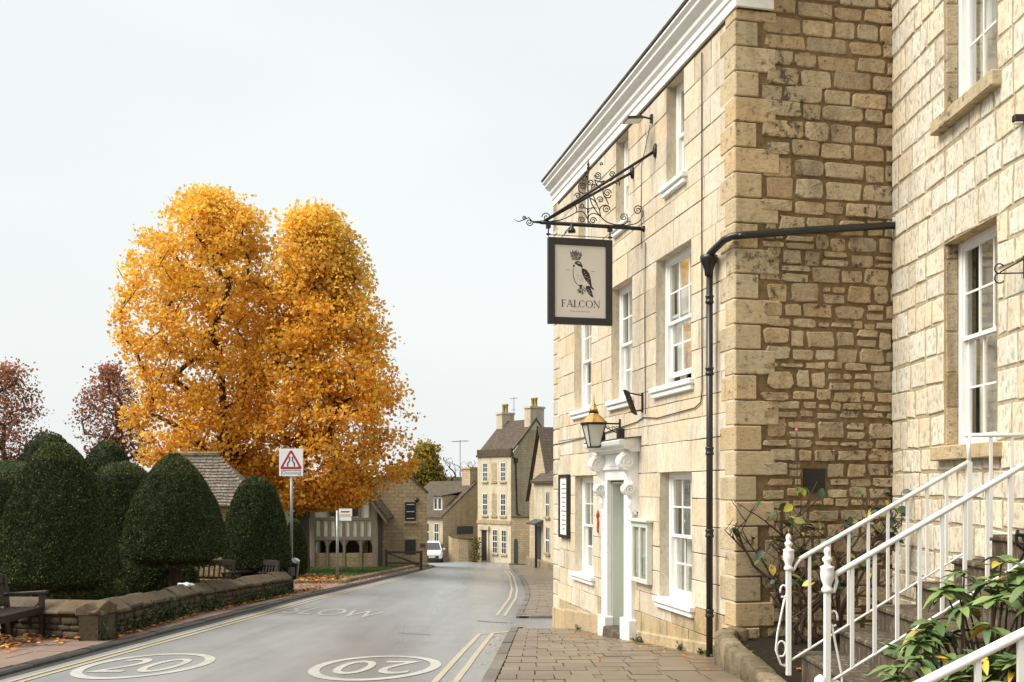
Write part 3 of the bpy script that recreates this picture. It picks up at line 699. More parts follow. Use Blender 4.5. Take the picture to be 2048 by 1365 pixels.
# doorcase
dp = MB(); dz = wbase(4.4)
dp.box(3.62, 3.97, -.02, .09, -1.3, 1.76).box(4.86, 5.16, -.02, .09, -1.4, 1.76).box(3.62, 5.16, -.02, .088, 1.76, 2.2)
dp.box(3.58, 4.02, -.02, .14, -1.4, -.42).box(4.82, 5.21, -.02, .14, -1.5, -.52)
dp.box(3.66, 5.12, .05, .13, 1.93, 1.98).box(3.70, 5.08, .05, .115, 1.98, 2.02)
dc = dp.build('doorcase', MAT['white_paint'], inn, bevel=.012)
MB().box(3.975, 4.0, -.40, .0, -1.3, 1.735).box(4.83, 4.855, -.40, 0, -1.3, 1.735).box(4.0, 4.83, -.4, 0, 1.71, 1.738).build('door_lining', MAT['cream_paint'], dc)
door = MB().box(4.0, 4.83, -.42, -.36, -.7, 1.71).build('door', MAT['sage_paint'], inn)
for (x0, x1) in ((4.08, 4.38), (4.46, 4.75)):
    for (y0, y1) in ((-.55, -.1), (.05, .45), (.6, 1.55)): MB().box(x0, x1, -.37, -.348, y0, y1).build('door_panel', MAT['sage_paint'], door, bevel=.01)
MB().lathe([(.01, 0), (.03, .01), (.035, .03), (.02, .05)], (4.72, -.345, .25), 10).build('door_knob', MAT['gold_copper'], door, smooth=True)
MB().hexa([(3.97, -.4, -1.4), (4.86, -.4, -1.4), (4.86, .22, -1.4), (3.97, .22, -1.4)], [(3.97, -.4, -.66), (4.86, -.4, -.66), (4.82, .17, -.67), (4.01, .17, -.67)]).build('doorstep', MAT['stepstone'], inn, bevel=.02)
hd = MB(); hp = [(0, 2.20), (.16, 2.20), (.18, 2.235), (.28, 2.25), (.30, 2.29), (.37, 2.31), (.39, 2.36), (.36, 2.385), (0, 2.42)]
for s in ([(3.31, 5.26)]):
    ends = [lambda o, z, q=s[0]: (q+(.39-o)*.45 if o > .1 else q+.1, o, z), lambda o, z, q=s[1]: (q-(.39-o)*.45 if o > .1 else q-.1, o, z)]
    vs = [e(o, z) for e in ends for o, z in hp]; n = len(hp); hd.add(vs, [(i, (i+1) % n, n+(i+1) % n, n+i) for i in range(n)]+[tuple(range(n)), tuple(range(n, 2*n))])
hd.build('door_hood', MAT['white_paint'], inn)
MB().hexa([(3.33, 0, 2.415), (5.24, 0, 2.415), (5.24, .37, 2.383), (3.33, .37, 2.383)], [(3.33, 0, 2.44), (5.24, 0, 2.44), (5.24, .38, 2.40), (3.33, .38, 2.40)]).build('hood_flashing', MAT['lead'], inn)
def disc(c, r, n=18): return [(c[0]+r*math.cos(2*math.pi*i/n), c[1]+r*math.sin(2*math.pi*i/n)) for i in range(n)]
for q0 in (3.48, 4.96):
    cb_ = MB(); mm = lambda a, d, b: (d, a, b)
    cb_.prism(disc((.19, 2.05), .135), q0, q0+.19, mm); cb_.prism(disc((.15, 1.62), .095), q0+.004, q0+.186, mm)
    cb_.prism([(.0, 2.2), (.24, 2.2), (.30, 2.1), (.16, 1.85), (.10, 1.72), (.20, 1.62), (.10, 1.46), (.07, 1.30), (0, 1.26)], q0+.012, q0+.178, mm)
    cb_.prism([(.03, 1.48), (.12, 1.46), (.14, 1.38), (.09, 1.27), (.03, 1.22)], q0+.03, q0+.16, mm)
    for (cy, cz, r0) in ((.19, 2.05, .12), (.15, 1.62, .08)):
        sp = [(q0-.004, cy+r0*(1-t/22)*math.cos(t*.6), cz+r0*(1-t/22)*math.sin(t*.6)) for t in range(20)]; cb_.tube(sp, .012, 5)
    cb_.build('console', MAT['white_paint'], inn)
# rainwater pipe
pp = MB(); pp.tube([(.51, .12, wbase(.5)), (.51, .12, 4.40)], .042, 10)
for zz in (.02, 1.02, 2.05, 3.05, 3.95): pp.lathe([(.044, 0), (.053, .005), (.053, .03), (.046, .04), (.046, .07), (.053, .08), (.053, .10), (.044, .105)], (.51, .12, zz), 10)
pp.lathe([(.05, 4.30), (.055, 4.36), (.08, 4.44), (.10, 4.47), (.11, 4.51), (.11, 4.55), (.10, 4.55)], (.51, .13, 0), 12)
pp.tube([(.51, .13, 4.53), (.47, .13, 4.57), (.28, .13, 4.60), (.05, .13, 4.635), (-.08, .09, 4.65), (-.11, -.02, 4.66), (-.11, -.9, 4.77), (-.11, -2.6, 4.95)], .045, 10)
pp.lathe([(.05, 0), (.06, .005), (.06, .04), (.05, .045)], (-.11, -.02, 4.63), 10)
pp.build('drainpipe', MAT['black_paint'], inn, smooth=True)
# cables
cbm = MB(); cbm.tube([(.966, .03, 7.3), (.97, .03, 5.2), (.96, .03, 2.9), (1.0, .03, 2.76), (1.2, .03, 2.70), (2.6, .03, 2.66), (3.2, .03, 2.71), (3.5, .03, 2.66), (5.2, .03, 2.58), (8.5, .03, 2.52)], .008, 5)
cbm.tube([(3.12, .03, 5.35), (3.14, .03, 4.2), (3.12, .03, 2.75)], .007, 5); cbm.tube([(2.9, .03, 7.05), (3.3, .03, 6.55), (3.3, .03, 5.3)], .006, 5)
cbm.build('cable', MAT['iron'], inn)

# ------------------------------------------------------------------ fittings on the inn
def at_inn(s, p, z): return tuple(WM[inn.name] @ Vector((s, p, z)))
A_IN = 102.15
# wrought iron bracket: local x runs from the wall (0) out to the road (negative), y away from the camera
bl = at_inn(3.22, 0.015, 5.58)
br = thing('sign_bracket', 'black wrought iron scroll bracket carrying the pub sign', 'bracket', bl, 12.15)
def SZ(zx, zy): return ((zx/6.825+1120-1290)*.0078, 0, (458-(300+zy/6.825))*.0075)
MB().tube([(0.02, 0, 0), (-1.62, 0, .01)], .03, 8).tube([(-.05, 0, 0), (.02, 0, 0)], [.03, .06], 10).build('arm', MAT['iron'], br, smooth=True)
lo = [WM[br.name].inverted() @ Vector(at_inn(*q)) for q in ((2.70, .02, 6.60), (3.72, .02, 6.60))]
for q in lo:
    MB().tube([q, (-1.58, 0, .02)], .022, 7).build('stay', MAT['iron'], br, smooth=True)
    MB().lathe([(.03, -.10), (.045, -.05), (.05, 0), (.045, .05), (.02, .1)], q, 8).build('wall_plate', MAT['iron'], br, smooth=True)
def spiral(c, r, a0, turns, n=26, shrink=.18):
    return [SZ(c[0]+r*(1-(1-shrink)*i/n)*math.cos(R(a0)+turns*2*math.pi*i/n), c[1]-r*(1-(1-shrink)*i/n)*math.sin(R(a0)+turns*2*math.pi*i/n)) for i in range(n+1)]
def smoothpath(pts, n=6):
    out = []
    for i in range(len(pts)-1):
        p0, p1, p2, p3 = [Vector((*pts[max(0, min(len(pts)-1, i+k))], 0)) for k in (-1, 0, 1, 2)]
        for j in range(n):
            t = j/n; out.append(.5*((2*p1)+(-p0+p2)*t+(2*p0-5*p1+4*p2-p3)*t*t+(-p0+3*p1-3*p2+p3)*t**3))
    out.append(Vector((*pts[-1], 0))); return [SZ(q.x, q.y) for q in out]
sc_ = MB(); r_ = .0085
for c, r, a0, t in [((1075, 825), 68, 20, 1.6), ((878, 935), 55, 10, 1.6), ((455, 1005), 48, 0, 1.5), ((300, 1005), 45, 180, -1.5), ((635, 840), 55, 20, 1.5), ((555, 715), 48, 180, -1.4), ((650, 615), 55, 0, 1.5), ((715, 355), 42, 10, 1.4), ((520, 380), 40, 10, 1.4), ((245, 680), 42, 180, -1.4), ((310, 545), 55, 200, -1.5), ((470, 555), 50, 0, 1.5), ((790, 470), 38, -60, 1.2), ((420, 480), 45, 200, 1.4), ((335, 440), 42, 0, 1.5), ((135, 835), 38, 180, -1.3), ((300, 810), 38, 200, 1.3), ((565, 225), 24, -20, 1.1), ((600, 470), 36, 180, 1.3), ((370, 380), 40, 30, 1.4)]:
    sc_.tube(spiral(c, r, a0, t), [r_*1.0]*20+[r_*.8]*7, 5)
for pth in ([(1143, 815), (1140, 900), (1080, 990), (960, 1035), (800, 1045), (640, 1010), (520, 900), (440, 780), (400, 650)], [(933, 935), (930, 990), (880, 1030), (780, 1040)],
            [(-110, 1045), (20, 1020), (140, 960), (225, 900), (225, 840), (190, 795)], [(225, 905), (290, 890), (350, 925), (380, 1000), (420, 1050)], [(385, 1000), (400, 940), (460, 905), (530, 925), (580, 965)],
            [(690, 850), (660, 790), (580, 795), (545, 850), (560, 940)], [(450, 640), (500, 760), (545, 860)], [(700, 640), (690, 670), (640, 680), (600, 640), (590, 560)], [(755, 370), (745, 400), (680, 450), (560, 465), (480, 450)],
            [(410, 700), (470, 730), (520, 800)], [(385, 890), (395, 850), (450, 830), (500, 830)], [(385, 890), (370, 850), (320, 830)], [(600, 640), (640, 710), (670, 770)], [(560, 380), (550, 420), (500, 420), (470, 380)], [(255, 560), (270, 620), (340, 640), (400, 600)], [(475, 440), (500, 500), (560, 560)]):
    sc_.tube(smoothpath(pth), r_, 5)
sc_.build('scrollwork', MAT['iron'], br, smooth=True)
MB().tube([SZ(385, 1060), SZ(385, 260)], .009, 6).lathe([(.012, -.05), (.03, -.02), (.012, .0), (.024, .03), (.01, .06), (.002, .11)], SZ(390, 270), 8).lathe([(.01, -.02), (.022, 0), (.01, .02)], SZ(385, 890), 8).build('finial_rod', MAT['iron'], br, smooth=True)
tip = MB(); tip.tube([(-1.60, 0, .01), (-1.74, 0, .01)], [.022, .014], 6)
f2 = lambda c, r, a0, t: [(c[0]+r*(1-.8*i/22)*math.cos(R(a0)+t*6.283*i/22), 0, c[1]+r*(1-.8*i/22)*math.sin(R(a0)+t*6.283*i/22)) for i in range(23)]
tip.tube(f2((-1.79, .0), .055, 0, -1.5), .008, 5).tube(f2((-1.87, .06), .03, 0, 1.4), .007, 5).tube([(-1.74, 0, .01), (-1.80, 0, .07), (-1.88, 0, .03), (-1.96, 0, .0), (-2.03, 0, .035)], [.009, .009, .008, .007, .002], 5)
tip.tube(f2((-1.53, .09), .07, 180, -1.4), .008, 5).build('end_scroll', MAT['iron'], br, smooth=True)
# hanging sign
sg = thing('pub_sign', 'hanging pub sign with black frame, beige panel, bird drawing and the name FALCON', 'sign', tuple(WM[br.name] @ Vector((-1.01, 0, -.85))), 12.15)
fr = MB(); W2, H2, fwid = .5, .645, .105
fr.box(-W2, -W2+fwid, -.035, .035, -H2, H2).box(W2-fwid, W2, -.035, .035, -H2, H2).box(-W2+fwid, W2-fwid, -.034, .034, H2-fwid, H2).box(-W2+fwid, W2-fwid, -.034, .034, -H2, -H2+fwid)
fr.build('frame', MAT['sign_black'], sg, bevel=.006)
MB().box(-W2+fwid-.01, W2-fwid+.01, -.016, .016, -H2+fwid-.01, H2-fwid+.01).build('panel', MAT['sign_panel'], sg)
hg = MB()
for x in (-.49, .47): hg.tube([(x, 0, .85), (x, 0, .66)], .010, 6).box(x-.03, x+.03, -.04, .04, .78, .87).tube([(x-.03, 0, .69), (x+.03, 0, .69)], .014, 6)
hg.tube([(-.5, 0, .685), (.5, 0, .685)], .006, 5); hg.build('hanger', MAT['iron'], sg)
def art(name, polys, m, dy):
    mb = MB()
    for q in polys: mb.add([((x-481)*.00226, -.0165-dy, (906-y)*.00221) for x, y in q], [tuple(range(len(q)))])
    return mb.build(name, m, sg)
def stroke(pts, wd):
    L, Rr = [], []
    for i, p in enumerate(pts):
        a, b = Vector(pts[max(i-1, 0)]), Vector(pts[min(i+1, len(pts)-1)]); d = (b-a).normalized(); nn = Vector((-d.y, d.x))*wd*(.25+.75*math.sin(math.pi*(i+.3)/(len(pts)-.4)))
        L.append((p[0]+nn.x, p[1]+nn.y)); Rr.append((p[0]-nn.x, p[1]-nn.y))
    return [[L[i], L[i+1], Rr[i+1], Rr[i]] for i in range(len(pts)-1)]
body = [(445, 790), (434, 815), (430, 850), (436, 885), (450, 912), (470, 930), (500, 938), (545, 930), (553, 900), (540, 850), (510, 812), (480, 795)]
art('bird_breast', [body], MAT['pale_ink'], .0006)
dk = [[(490, 812), (522, 822), (543, 848), (553, 885), (560, 935), (545, 925), (520, 900), (502, 872), (490, 842)], [(545, 925), (560, 935), (580, 958), (562, 955), (548, 940)],
      [(440, 786), (447, 772), (463, 766), (484, 774), (498, 802), (492, 812), (478, 803), (466, 800), (452, 790)], [(428, 800), (438, 790), (442, 803), (434, 808)], [(521, 932), (546, 934), (561, 972), (572, 1012), (553, 1003), (532, 980), (519, 952)],
      [(472, 928), (497, 926), (490, 946), (478, 950)]]
for q in ([(445, 795), (431, 830), (432, 870), (443, 905), (465, 930), (490, 940)],): dk += stroke(q, 2.4)
for q in ([(480, 948), (470, 962), (456, 970)], [(483, 948), (480, 968), (474, 985)], [(488, 946), (494, 965), (498, 996)], [(490, 946), (505, 962), (512, 975)], [(500, 938), (515, 955), (521, 975)], [(462, 978), (486, 972), (508, 985)], [(466, 955), (476, 975), (492, 990)]): dk += stroke(q, 3)
art('bird_plumage', dk, MAT['ink'], .0014)
cr_ = []
for (x, y) in ((408, 702), (424, 692), (440, 697), (452, 688), (470, 698), (490, 700), (496, 718), (488, 740), (412, 728), (420, 752), (478, 752), (462, 708), (435, 715)):
    mx_, my_ = (452+x)/2, (762+y)/2; d = Vector((x-452, y-762)).normalized(); nn = Vector((-d.y, d.x))*7; m3 = (452+(x-452)*.75, 762+(y-762)*.75)
    cr_.append([(452, 762), (mx_+nn.x*.35, my_+nn.y*.35), (m3[0]+nn.x, m3[1]+nn.y), (x, y), (m3[0]-nn.x, m3[1]-nn.y), (mx_-nn.x*.35, my_-nn.y*.35)])
art('bird_crest', cr_, MAT['ink_soft'], .0010)
dots = [[(x, y), (x+3, y+1), (x+2, y+5), (x-1, y+3)] for x, y in [(455+rnd.random()*50, 850+rnd.random()*70) for _ in range(22)]]
art('bird_speckle', dots, MAT['ink_soft'], .0012)
art('bird_wing_light', [[(x, y), (x+7, y+2), (x+5, y+5), (x-1, y+2)] for x, y in ((505, 840), (515, 855), (525, 872), (530, 890), (512, 868), (522, 900), (535, 905), (540, 880), (530, 955), (540, 965), (548, 982), (536, 975))]+[[(455, 781), (470, 776), (484, 786), (470, 783)]], MAT['pale_ink'], .0020)
art('rule', [[(378, 829), (410, 829), (410, 831.5), (378, 831.5)], [(556, 832), (586, 832), (586, 834.5), (556, 834.5)]], MAT['ink_soft'], .001)
def serif(ch, x, y, h, wd):
    """roman capital as polygons in sign units: thick stems, thin hairlines, bracket serifs"""
    T, t = h*.15, h*.05; P_ = []
    rect = lambda a, b, c, d: P_.append([(x+a, y-b), (x+c, y-b), (x+c, y-d), (x+a, y-d)])
    par = lambda a, b, c, d, tw: P_.append([(x+a, y-b), (x+a+tw, y-b), (x+c+tw, y-d), (x+c, y-d)])
    srf = lambda cx_, yy, w_: rect(cx_-w_/2, yy, cx_+w_/2, yy+t)
    if ch in 'FL':
        rect(h*.08, 0, h*.08+T, h); srf(h*.08+T/2, 0, T*2.2); srf(h*.08+T/2, h-t, T*2.2)
        if ch == 'F': rect(h*.08, h-t, wd, h); rect(wd-t, h*.78, wd, h); rect(h*.1, h*.5, wd*.8, h*.5+t); rect(wd*.8-t, h*.42, wd*.8, h*.63)
        else: rect(h*.08, 0, wd, t); rect(wd-t, 0, wd, h*.26)
    if ch == 'A': par(0+h*.06, 0, wd*.47, h, t); par(wd-T-h*.04, 0, wd*.42, h, T); rect(wd*.22, h*.32, wd*.72, h*.32+t); srf(h*.08, 0, T*1.5); srf(wd-T*.7, 0, T*2)
    if ch == 'N': rect(h*.1, 0, h*.1+t, h); rect(wd-h*.1-t, 0, wd-h*.1, h); par(wd-h*.1-T*.9, 0, h*.06, h, T); srf(h*.1, 0, T*1.6); srf(h*.05, h-t, T*1.4); srf(wd-h*.1, h-t, T*1.6)
    if ch in 'CO':
        n = 22; a0, a1 = (45, 315) if ch == 'C' else (0, 360)
        for i in range(n):
            q = []
            for k, rr in ((i, 1), (i+1, 1), (i+1, 0), (i, 0)):
                a = R(a0+(a1-a0)*k/n); ca, sa = math.cos(a), math.sin(a); th = t*.8+(T*1.05-t*.8)*abs(ca)**1.3
                rx, ry = wd/2-(0 if rr else th), h/2-(0 if rr else t)
                q.append((x+wd/2+rx*ca, y-h/2-ry*sa))
            P_.append(q)
        if ch == 'C': rect(wd*.80, h*.62, wd*.80+t, h*.9); rect(wd*.80, h*.1, wd*.80+t*.8, h*.3)
    return P_
xx = 351; ft = []
for ch, wd in (('F', 31), ('A', 46), ('L', 33), ('C', 43), ('O', 50), ('N', 46)):
    art('letter', serif(ch, xx, 1080, 49, wd), MAT['ink'], .0012); xx += wd+3.4
V, F = text_mesh('PAINSWICK', 1, .0, 1.35); mn, mxx = V.min(0), V.max(0); V = (V-(mn+mxx)/2)/(mxx-mn+1e-9)
MB().add([(a*.315, -.0178, (906-1108)*.00221+b*.022) for a, b, _ in V], F).build('small_print', MAT['ink_soft'], sg)
sp = thing('sign_spotlight', 'small black spotlight pointing down at the pub sign from the bracket arm', 'spotlight', tuple(WM[br.name] @ Vector((-1.17, -.05, -.02))), 12.15)
MB().lathe([(.06, -.10), (.055, -.06), (.03, -.03), (.025, .03), (.0, .04)], (.02, 0, -.01), 10).build('lamp_head', MAT['black_paint'], sp, smooth=True)
MB().tube([(0, .04, .03), (0, 0, -.02), (-.08, 0, -.1), (-.09, .02, -.14)], .008, 5).build('arm', MAT['iron'], sp)
# lantern
lt = thing('wall_lantern', 'copper-topped glass lantern on a black scroll bracket above the inn door', 'lantern', at_inn(4.34, .47, 2.30), A_IN)
c4 = lambda r, z: [(r, r, z), (-r, r, z), (-r, -r, z), (r, -r, z)]
MB().hexa(c4(.075, .02), c4(.148, .36)).build('glazing', MAT['opal_glass'], lt)
fm = MB()
for k in range(4):
    a, b = Vector(c4(.078, 0)[k]), Vector(c4(.155, .37)[k]); fm.tube([a, b], .011, 5)
for r, z in ((.082, .0), (.16, .37)):
    q = c4(r, z)
    for k in range(4): fm.tube([q[k], q[(k+1) % 4]], .013, 5)
fm.box(-.175, .175, -.175, .175, .375, .395); fm.build('frame', MAT['black_paint'], lt)
MB().lathe([(.225, .395), (.20, .42), (.16, .46), (.12, .50), (.085, .53), (.075, .55)], (0, 0, 0), 8, math.pi/8).build('hood', MAT['gold_copper'], lt)
MB().lathe([(.082, .55), (.082, .575), (.06, .58)], (0, 0, 0), 10).build('collar', MAT['black_paint'], lt)
MB().lathe([(.06, .58), (.07, .60), (.055, .63), (.04, .64), (.045, .68), (.02, .71), (.012, .75), (.004, .86)], (0, 0, 0), 10).build('finial', MAT['gold_copper'], lt, smooth=True)
bk = MB(); bk.box(-.02, .02, -.47, -.43, .13, .46).tube([(0, -.45, .385), (0, -.15, .385)], .014, 6)
for c, r, a0, t in (((-.33, .31), .04, 0, 1.4), ((-.24, .33), .035, 180, 1.3), ((-.40, .30), .045, 0, 1.5), ((-.18, .34), .028, 0, -1.3)):
    bk.tube([(0, c[0]+r*(1-.8*i/16)*math.cos(R(a0)+t*6.283*i/16), c[1]+r*(1-.8*i/16)*math.sin(R(a0)+t*6.283*i/16)) for i in range(17)], .006, 5)
bk.tube([(0, -.45, .22), (0, -.36, .25), (0, -.25, .30), (0, -.15, .36)], .008, 5); bk.build('bracket', MAT['iron'], lt)
for s_, nm in ((4.78, 'far'), (3.78, 'near')):
    q = thing('hood_speaker', 'small black speaker on the door hood '+('tucked behind the lantern' if nm == 'far' else 'over the scroll console next to the menu case'), 'speaker', at_inn(s_, .2, 2.40), A_IN)
    MB().box(-.06, .06, -.05, .05, 0, .17).build('case', MAT['black_paint'], q, bevel=.008); MB().box(-.045, .045, .05, .054, .02, .15).build('grille', MAT['iron'], q)
    MB().lathe([(.012, .17), (.012, .2), (.004, .205)], (0, 0, 0), 8).build('knob', MAT['iron'], q)
def flood(name, label, s_, z_, tilt):
    q = thing(name, label, 'floodlight', at_inn(s_, .02, z_), A_IN)
    MB().box(-.03, .03, -.02, .03, -.06, .06).tube([(0, .02, 0), (0, .16, .02)], .014, 6).build('wall_mount', MAT['black_paint'], q)
    h = MB(); c, sn = math.cos(tilt), math.sin(tilt); mm = lambda a, u, v: (a, .17+u*c-v*sn, -.02+u*sn+v*c)
    b4 = [mm(-.12, 0, -.02), mm(.12, 0, -.02), mm(.12, .26, -.02), mm(-.12, .26, -.02)]; t4 = [mm(-.10, .02, .025), mm(.10, .02, .025), mm(.10, .24, .025), mm(-.10, .24, .025)]
    h.hexa(b4, t4); h.build('lamp_head', MAT['black_paint'], q)
    MB().quad(*[mm(a*.9, .13+(u-.13)*.88, -.0225) for a, u in ((-.12, 0), (.12, 0), (.12, .26), (-.12, .26))]).build('lens', MAT['opal_glass'], q)
flood('floodlight', 'flat black floodlight projecting under the white cornice', 2.85, 7.12, -.12)
sc2 = thing('security_light', 'black tilted light on a bracket between the first-floor sills', 'floodlight', at_inn(3.26, .02, 2.95), A_IN)
MB().box(-.02, .02, -.02, .02, -.16, .14).tube([(0, .02, .1), (0, .2, .13)], .012, 6).tube([(0, .02, -.13), (0, .14, -.14)], .012, 6).build('bracket', MAT['black_paint'], sc2)
MB().hexa([(-.05, .10, -.20), (.05, .10, -.20), (.05, .17, -.16), (-.05, .17, -.16)], [(-.05, .23, .15), (.05, .23, .15), (.05, .30, .18), (-.05, .30, .18)]).build('lamp_head', MAT['black_paint'], sc2)
mc = thing('menu_case', 'cream glazed menu case on the wall beside the inn door', 'menu case', at_inn(3.2, .017, .2), A_IN)
m1 = MB(); m1.box(-.36, -.30, 0, .09, 0, .92).box(.30, .36, 0, .09, 0, .92).box(-.30, .30, 0, .088, .84, .92).box(-.30, .30, 0, .088, 0, .07).box(-.02, .02, 0, .086, .07, .84).box(-.3, .3, 0, .03, .07, .84)
m1.build('case', MAT['cream_paint'], mc, bevel=.006); MB().box(-.40, .40, -.003, .13, .92, .97).build('cap', MAT['cream_paint'], mc, bevel=.012)
for x in (-.16, .16):
    MB().box(x-.12, x+.12, .03, .036, .12, .80).build('menu_sheet', MAT['sign_white'], mc)
    MB().quad((x-.14, .07, .07), (x+.14, .07, .07), (x+.14, .07, .84), (x-.14, .07, .84)).build('pane', MAT['glass'], mc)
nb = thing('price_board', 'tall narrow black-framed notice board near the far corner of the inn', 'notice board', at_inn(7.72, .017, .66), A_IN)
MB().box(-.33, -.27, 0, .07, 0, 1.24).box(.27, .33, 0, .07, 0, 1.24).box(-.27, .27, 0, .069, 1.18, 1.24).box(-.27, .27, 0, .069, 0, .06).build('frame', MAT['sign_black'], nb)
MB().box(-.27, .27, .01, .045, .06, 1.18).build('panel', MAT['sign_white'], nb)
for i in range(11):
    y = .16+i*.088; wd = rnd.uniform(.08, .19); MB().box(-wd, wd, .045, .0475, y, y+.02).build('text_line', MAT['ink_soft'], nb)
fmk = thing('wall_ornament', 'small red metal ornament fixed to the wall beside the inn door', 'ornament', at_inn(5.55, .017, .85), A_IN)
MB().prism([(-.03, .0), (.03, .02), (.05, .1), (.02, .16), (.04, .24), (.05, .33), (.0, .40), (-.05, .34), (-.03, .26), (-.06, .18), (-.02, .1)], 0, .025, lambda a, d, b: (a, d, b)).build('figure', MAT['oxide_red'], fmk)
MB().prism(disc((0, .31), .035, 12), .025, .04, lambda a, d, b: (a, d, b)).build('head', MAT['terracotta'], fmk)
# ------------------------------------------------------------------ the neighbouring house, steps, railings, planting
hs = thing('limestone_house', 'tall pale limestone house with rough pitted blocks and sash windows above white-railed steps', 'building', (4.75, 12.44, 0), 90)
HO = [(-2.70, -1.52, 2.10, 4.31), (-2.70, -1.52, 5.70, 7.95)]
hw = backing(hs, MF, -8.6, -.03, -1.0, 9.6, HO, MAT['mortar_pale'], 'front_wall', .34, MAT['quoin'])
hr = []; b = .0
for t in (.31, .62, .93, 1.24, 1.53, 1.82, 2.10, 2.46, 2.80, 3.12, 3.46, 3.77, 4.02, 4.31, 4.72, 5.02, 5.36, 5.70, 6.02, 6.36, 6.66, 7.0, 7.3, 7.62, 7.95, 8.3): hr.append((b, t)); b = t
courses(hw, MAT['limewash'], MF, -3.75, -.01, hr, HO, .2, .52, .012, .036, 'limestone_block', cham=.009, jit=.015, amp=.004)
for o in HO:                                                     # rough jamb stones inside the openings
    b = o[2]
    while b < o[3]-.05:
        e = min(b+rnd.uniform(.28, .5), o[3]); block(lambda a, d, z: (o[1]-d, -.01-a, z), .0, .13, b+.008, e-.008, .012, .01, .006).build('jamb_stone', MAT['rubble'], hs); b = e
sash_window(hs, MF, *HO[0], .145, 3, 2, 2, sill='stone', curt=.75, sash=.53)
sash_window(hs, MF, *HO[1], .145, 3, 2, 2, sill='stone', curt=.8, sash=.62)
rf = MB().prism([(-8.7, 9.6), (.0, 9.6), (.0, 9.7), (-8.7, 9.7)], -6.5, .12, MF); rf.build('roof', MAT['roof_tile'], hs)
MB().box(-8.6, -8.55, -6.4, -.05, -1, 9.6).box(-.08, -.03, -6.4, -.02, -1, 9.6).build('side_walls', MAT['far_stone'], hs)
hb = thing('hanging_bracket', 'thin black iron hanging bracket on the pale limestone wall', 'bracket', (4.73, 9.2, 3.63), 0)
MB().tube([(0, 0, 0), (-.22, .02, 0)], .007, 5).tube([(0, 0, .13), (-.21, .02, .01)], .007, 5).tube([(0, 0, -.05), (0, 0, .16)], .008, 5).build('arm', MAT['iron'], hb)
for sg_ in (1, -1): MB().tube([(-.215+.045*math.cos(t)*-1-.0, .02, sg_*(.045+.045*math.sin(t))) for t in np.linspace(-1.6, 2.6, 12)], .007, 5).build('curl', MAT['iron'], hb, smooth=True)
el_ = thing('eaves_lamp', 'small black lamp on the limestone wall beside the upper window', 'lamp', (4.73, 9.22, 5.05), 0)
MB().box(-.09, .02, -.03, .03, -.02, .05).build('housing', MAT['black_paint'], el_, bevel=.01); MB().box(-.08, -.01, -.025, .025, -.035, -.021).build('lens', MAT['opal_glass'], el_)
# stone steps
st = thing('stone_steps', 'weathered stone steps with speckled risers climbing to the limestone house', 'steps', (2.68, 8.2, -.3))
for i in range(6):
    x0 = 2.68+.352*i; z1 = .136+.215*i; z0 = z1-.24 if i else -.5
    MB().box(x0, 4.76, 7.27+rnd.uniform(-.02, .02), 9.22, z0, z1-.03).build('riser', MAT['stepstone'], st, ws=True, bevel=.012)
    MB().box(x0-.03, 4.755 if i == 5 else x0+.42, 7.25, 9.235, z1-.055, z1+rnd.uniform(-.004, .004)).build('tread', MAT['stepstone'], st, ws=True, bevel=.014)
st2 = thing('lower_steps', 'second flight of stone steps under the railing beside the rhododendrons', 'steps', (1.6, 3.6, -.1))
for i in range(6): MB().box(1.5+.34*i, 4.7, 2.5, 4.12, -.2 if i == 0 else -.1+.2*i-.22, -.1+.2*i).build('tread', MAT['stepstone'], st2, ws=True, bevel=.012)
def urn(mb, x, y, z):
    mb.lathe([(.026, 0), (.040, .01), (.042, .03), (.030, .045), (.030, .06), (.046, .10), (.050, .14), (.046, .17), (.050, .18), (.05, .192), (.026, .20), (.020, .215), (.034, .235), (.036, .25), (.022, .265), (.016, .275), (.026, .295), (.022, .32), (.004, .335)], (x, y, z), 14)
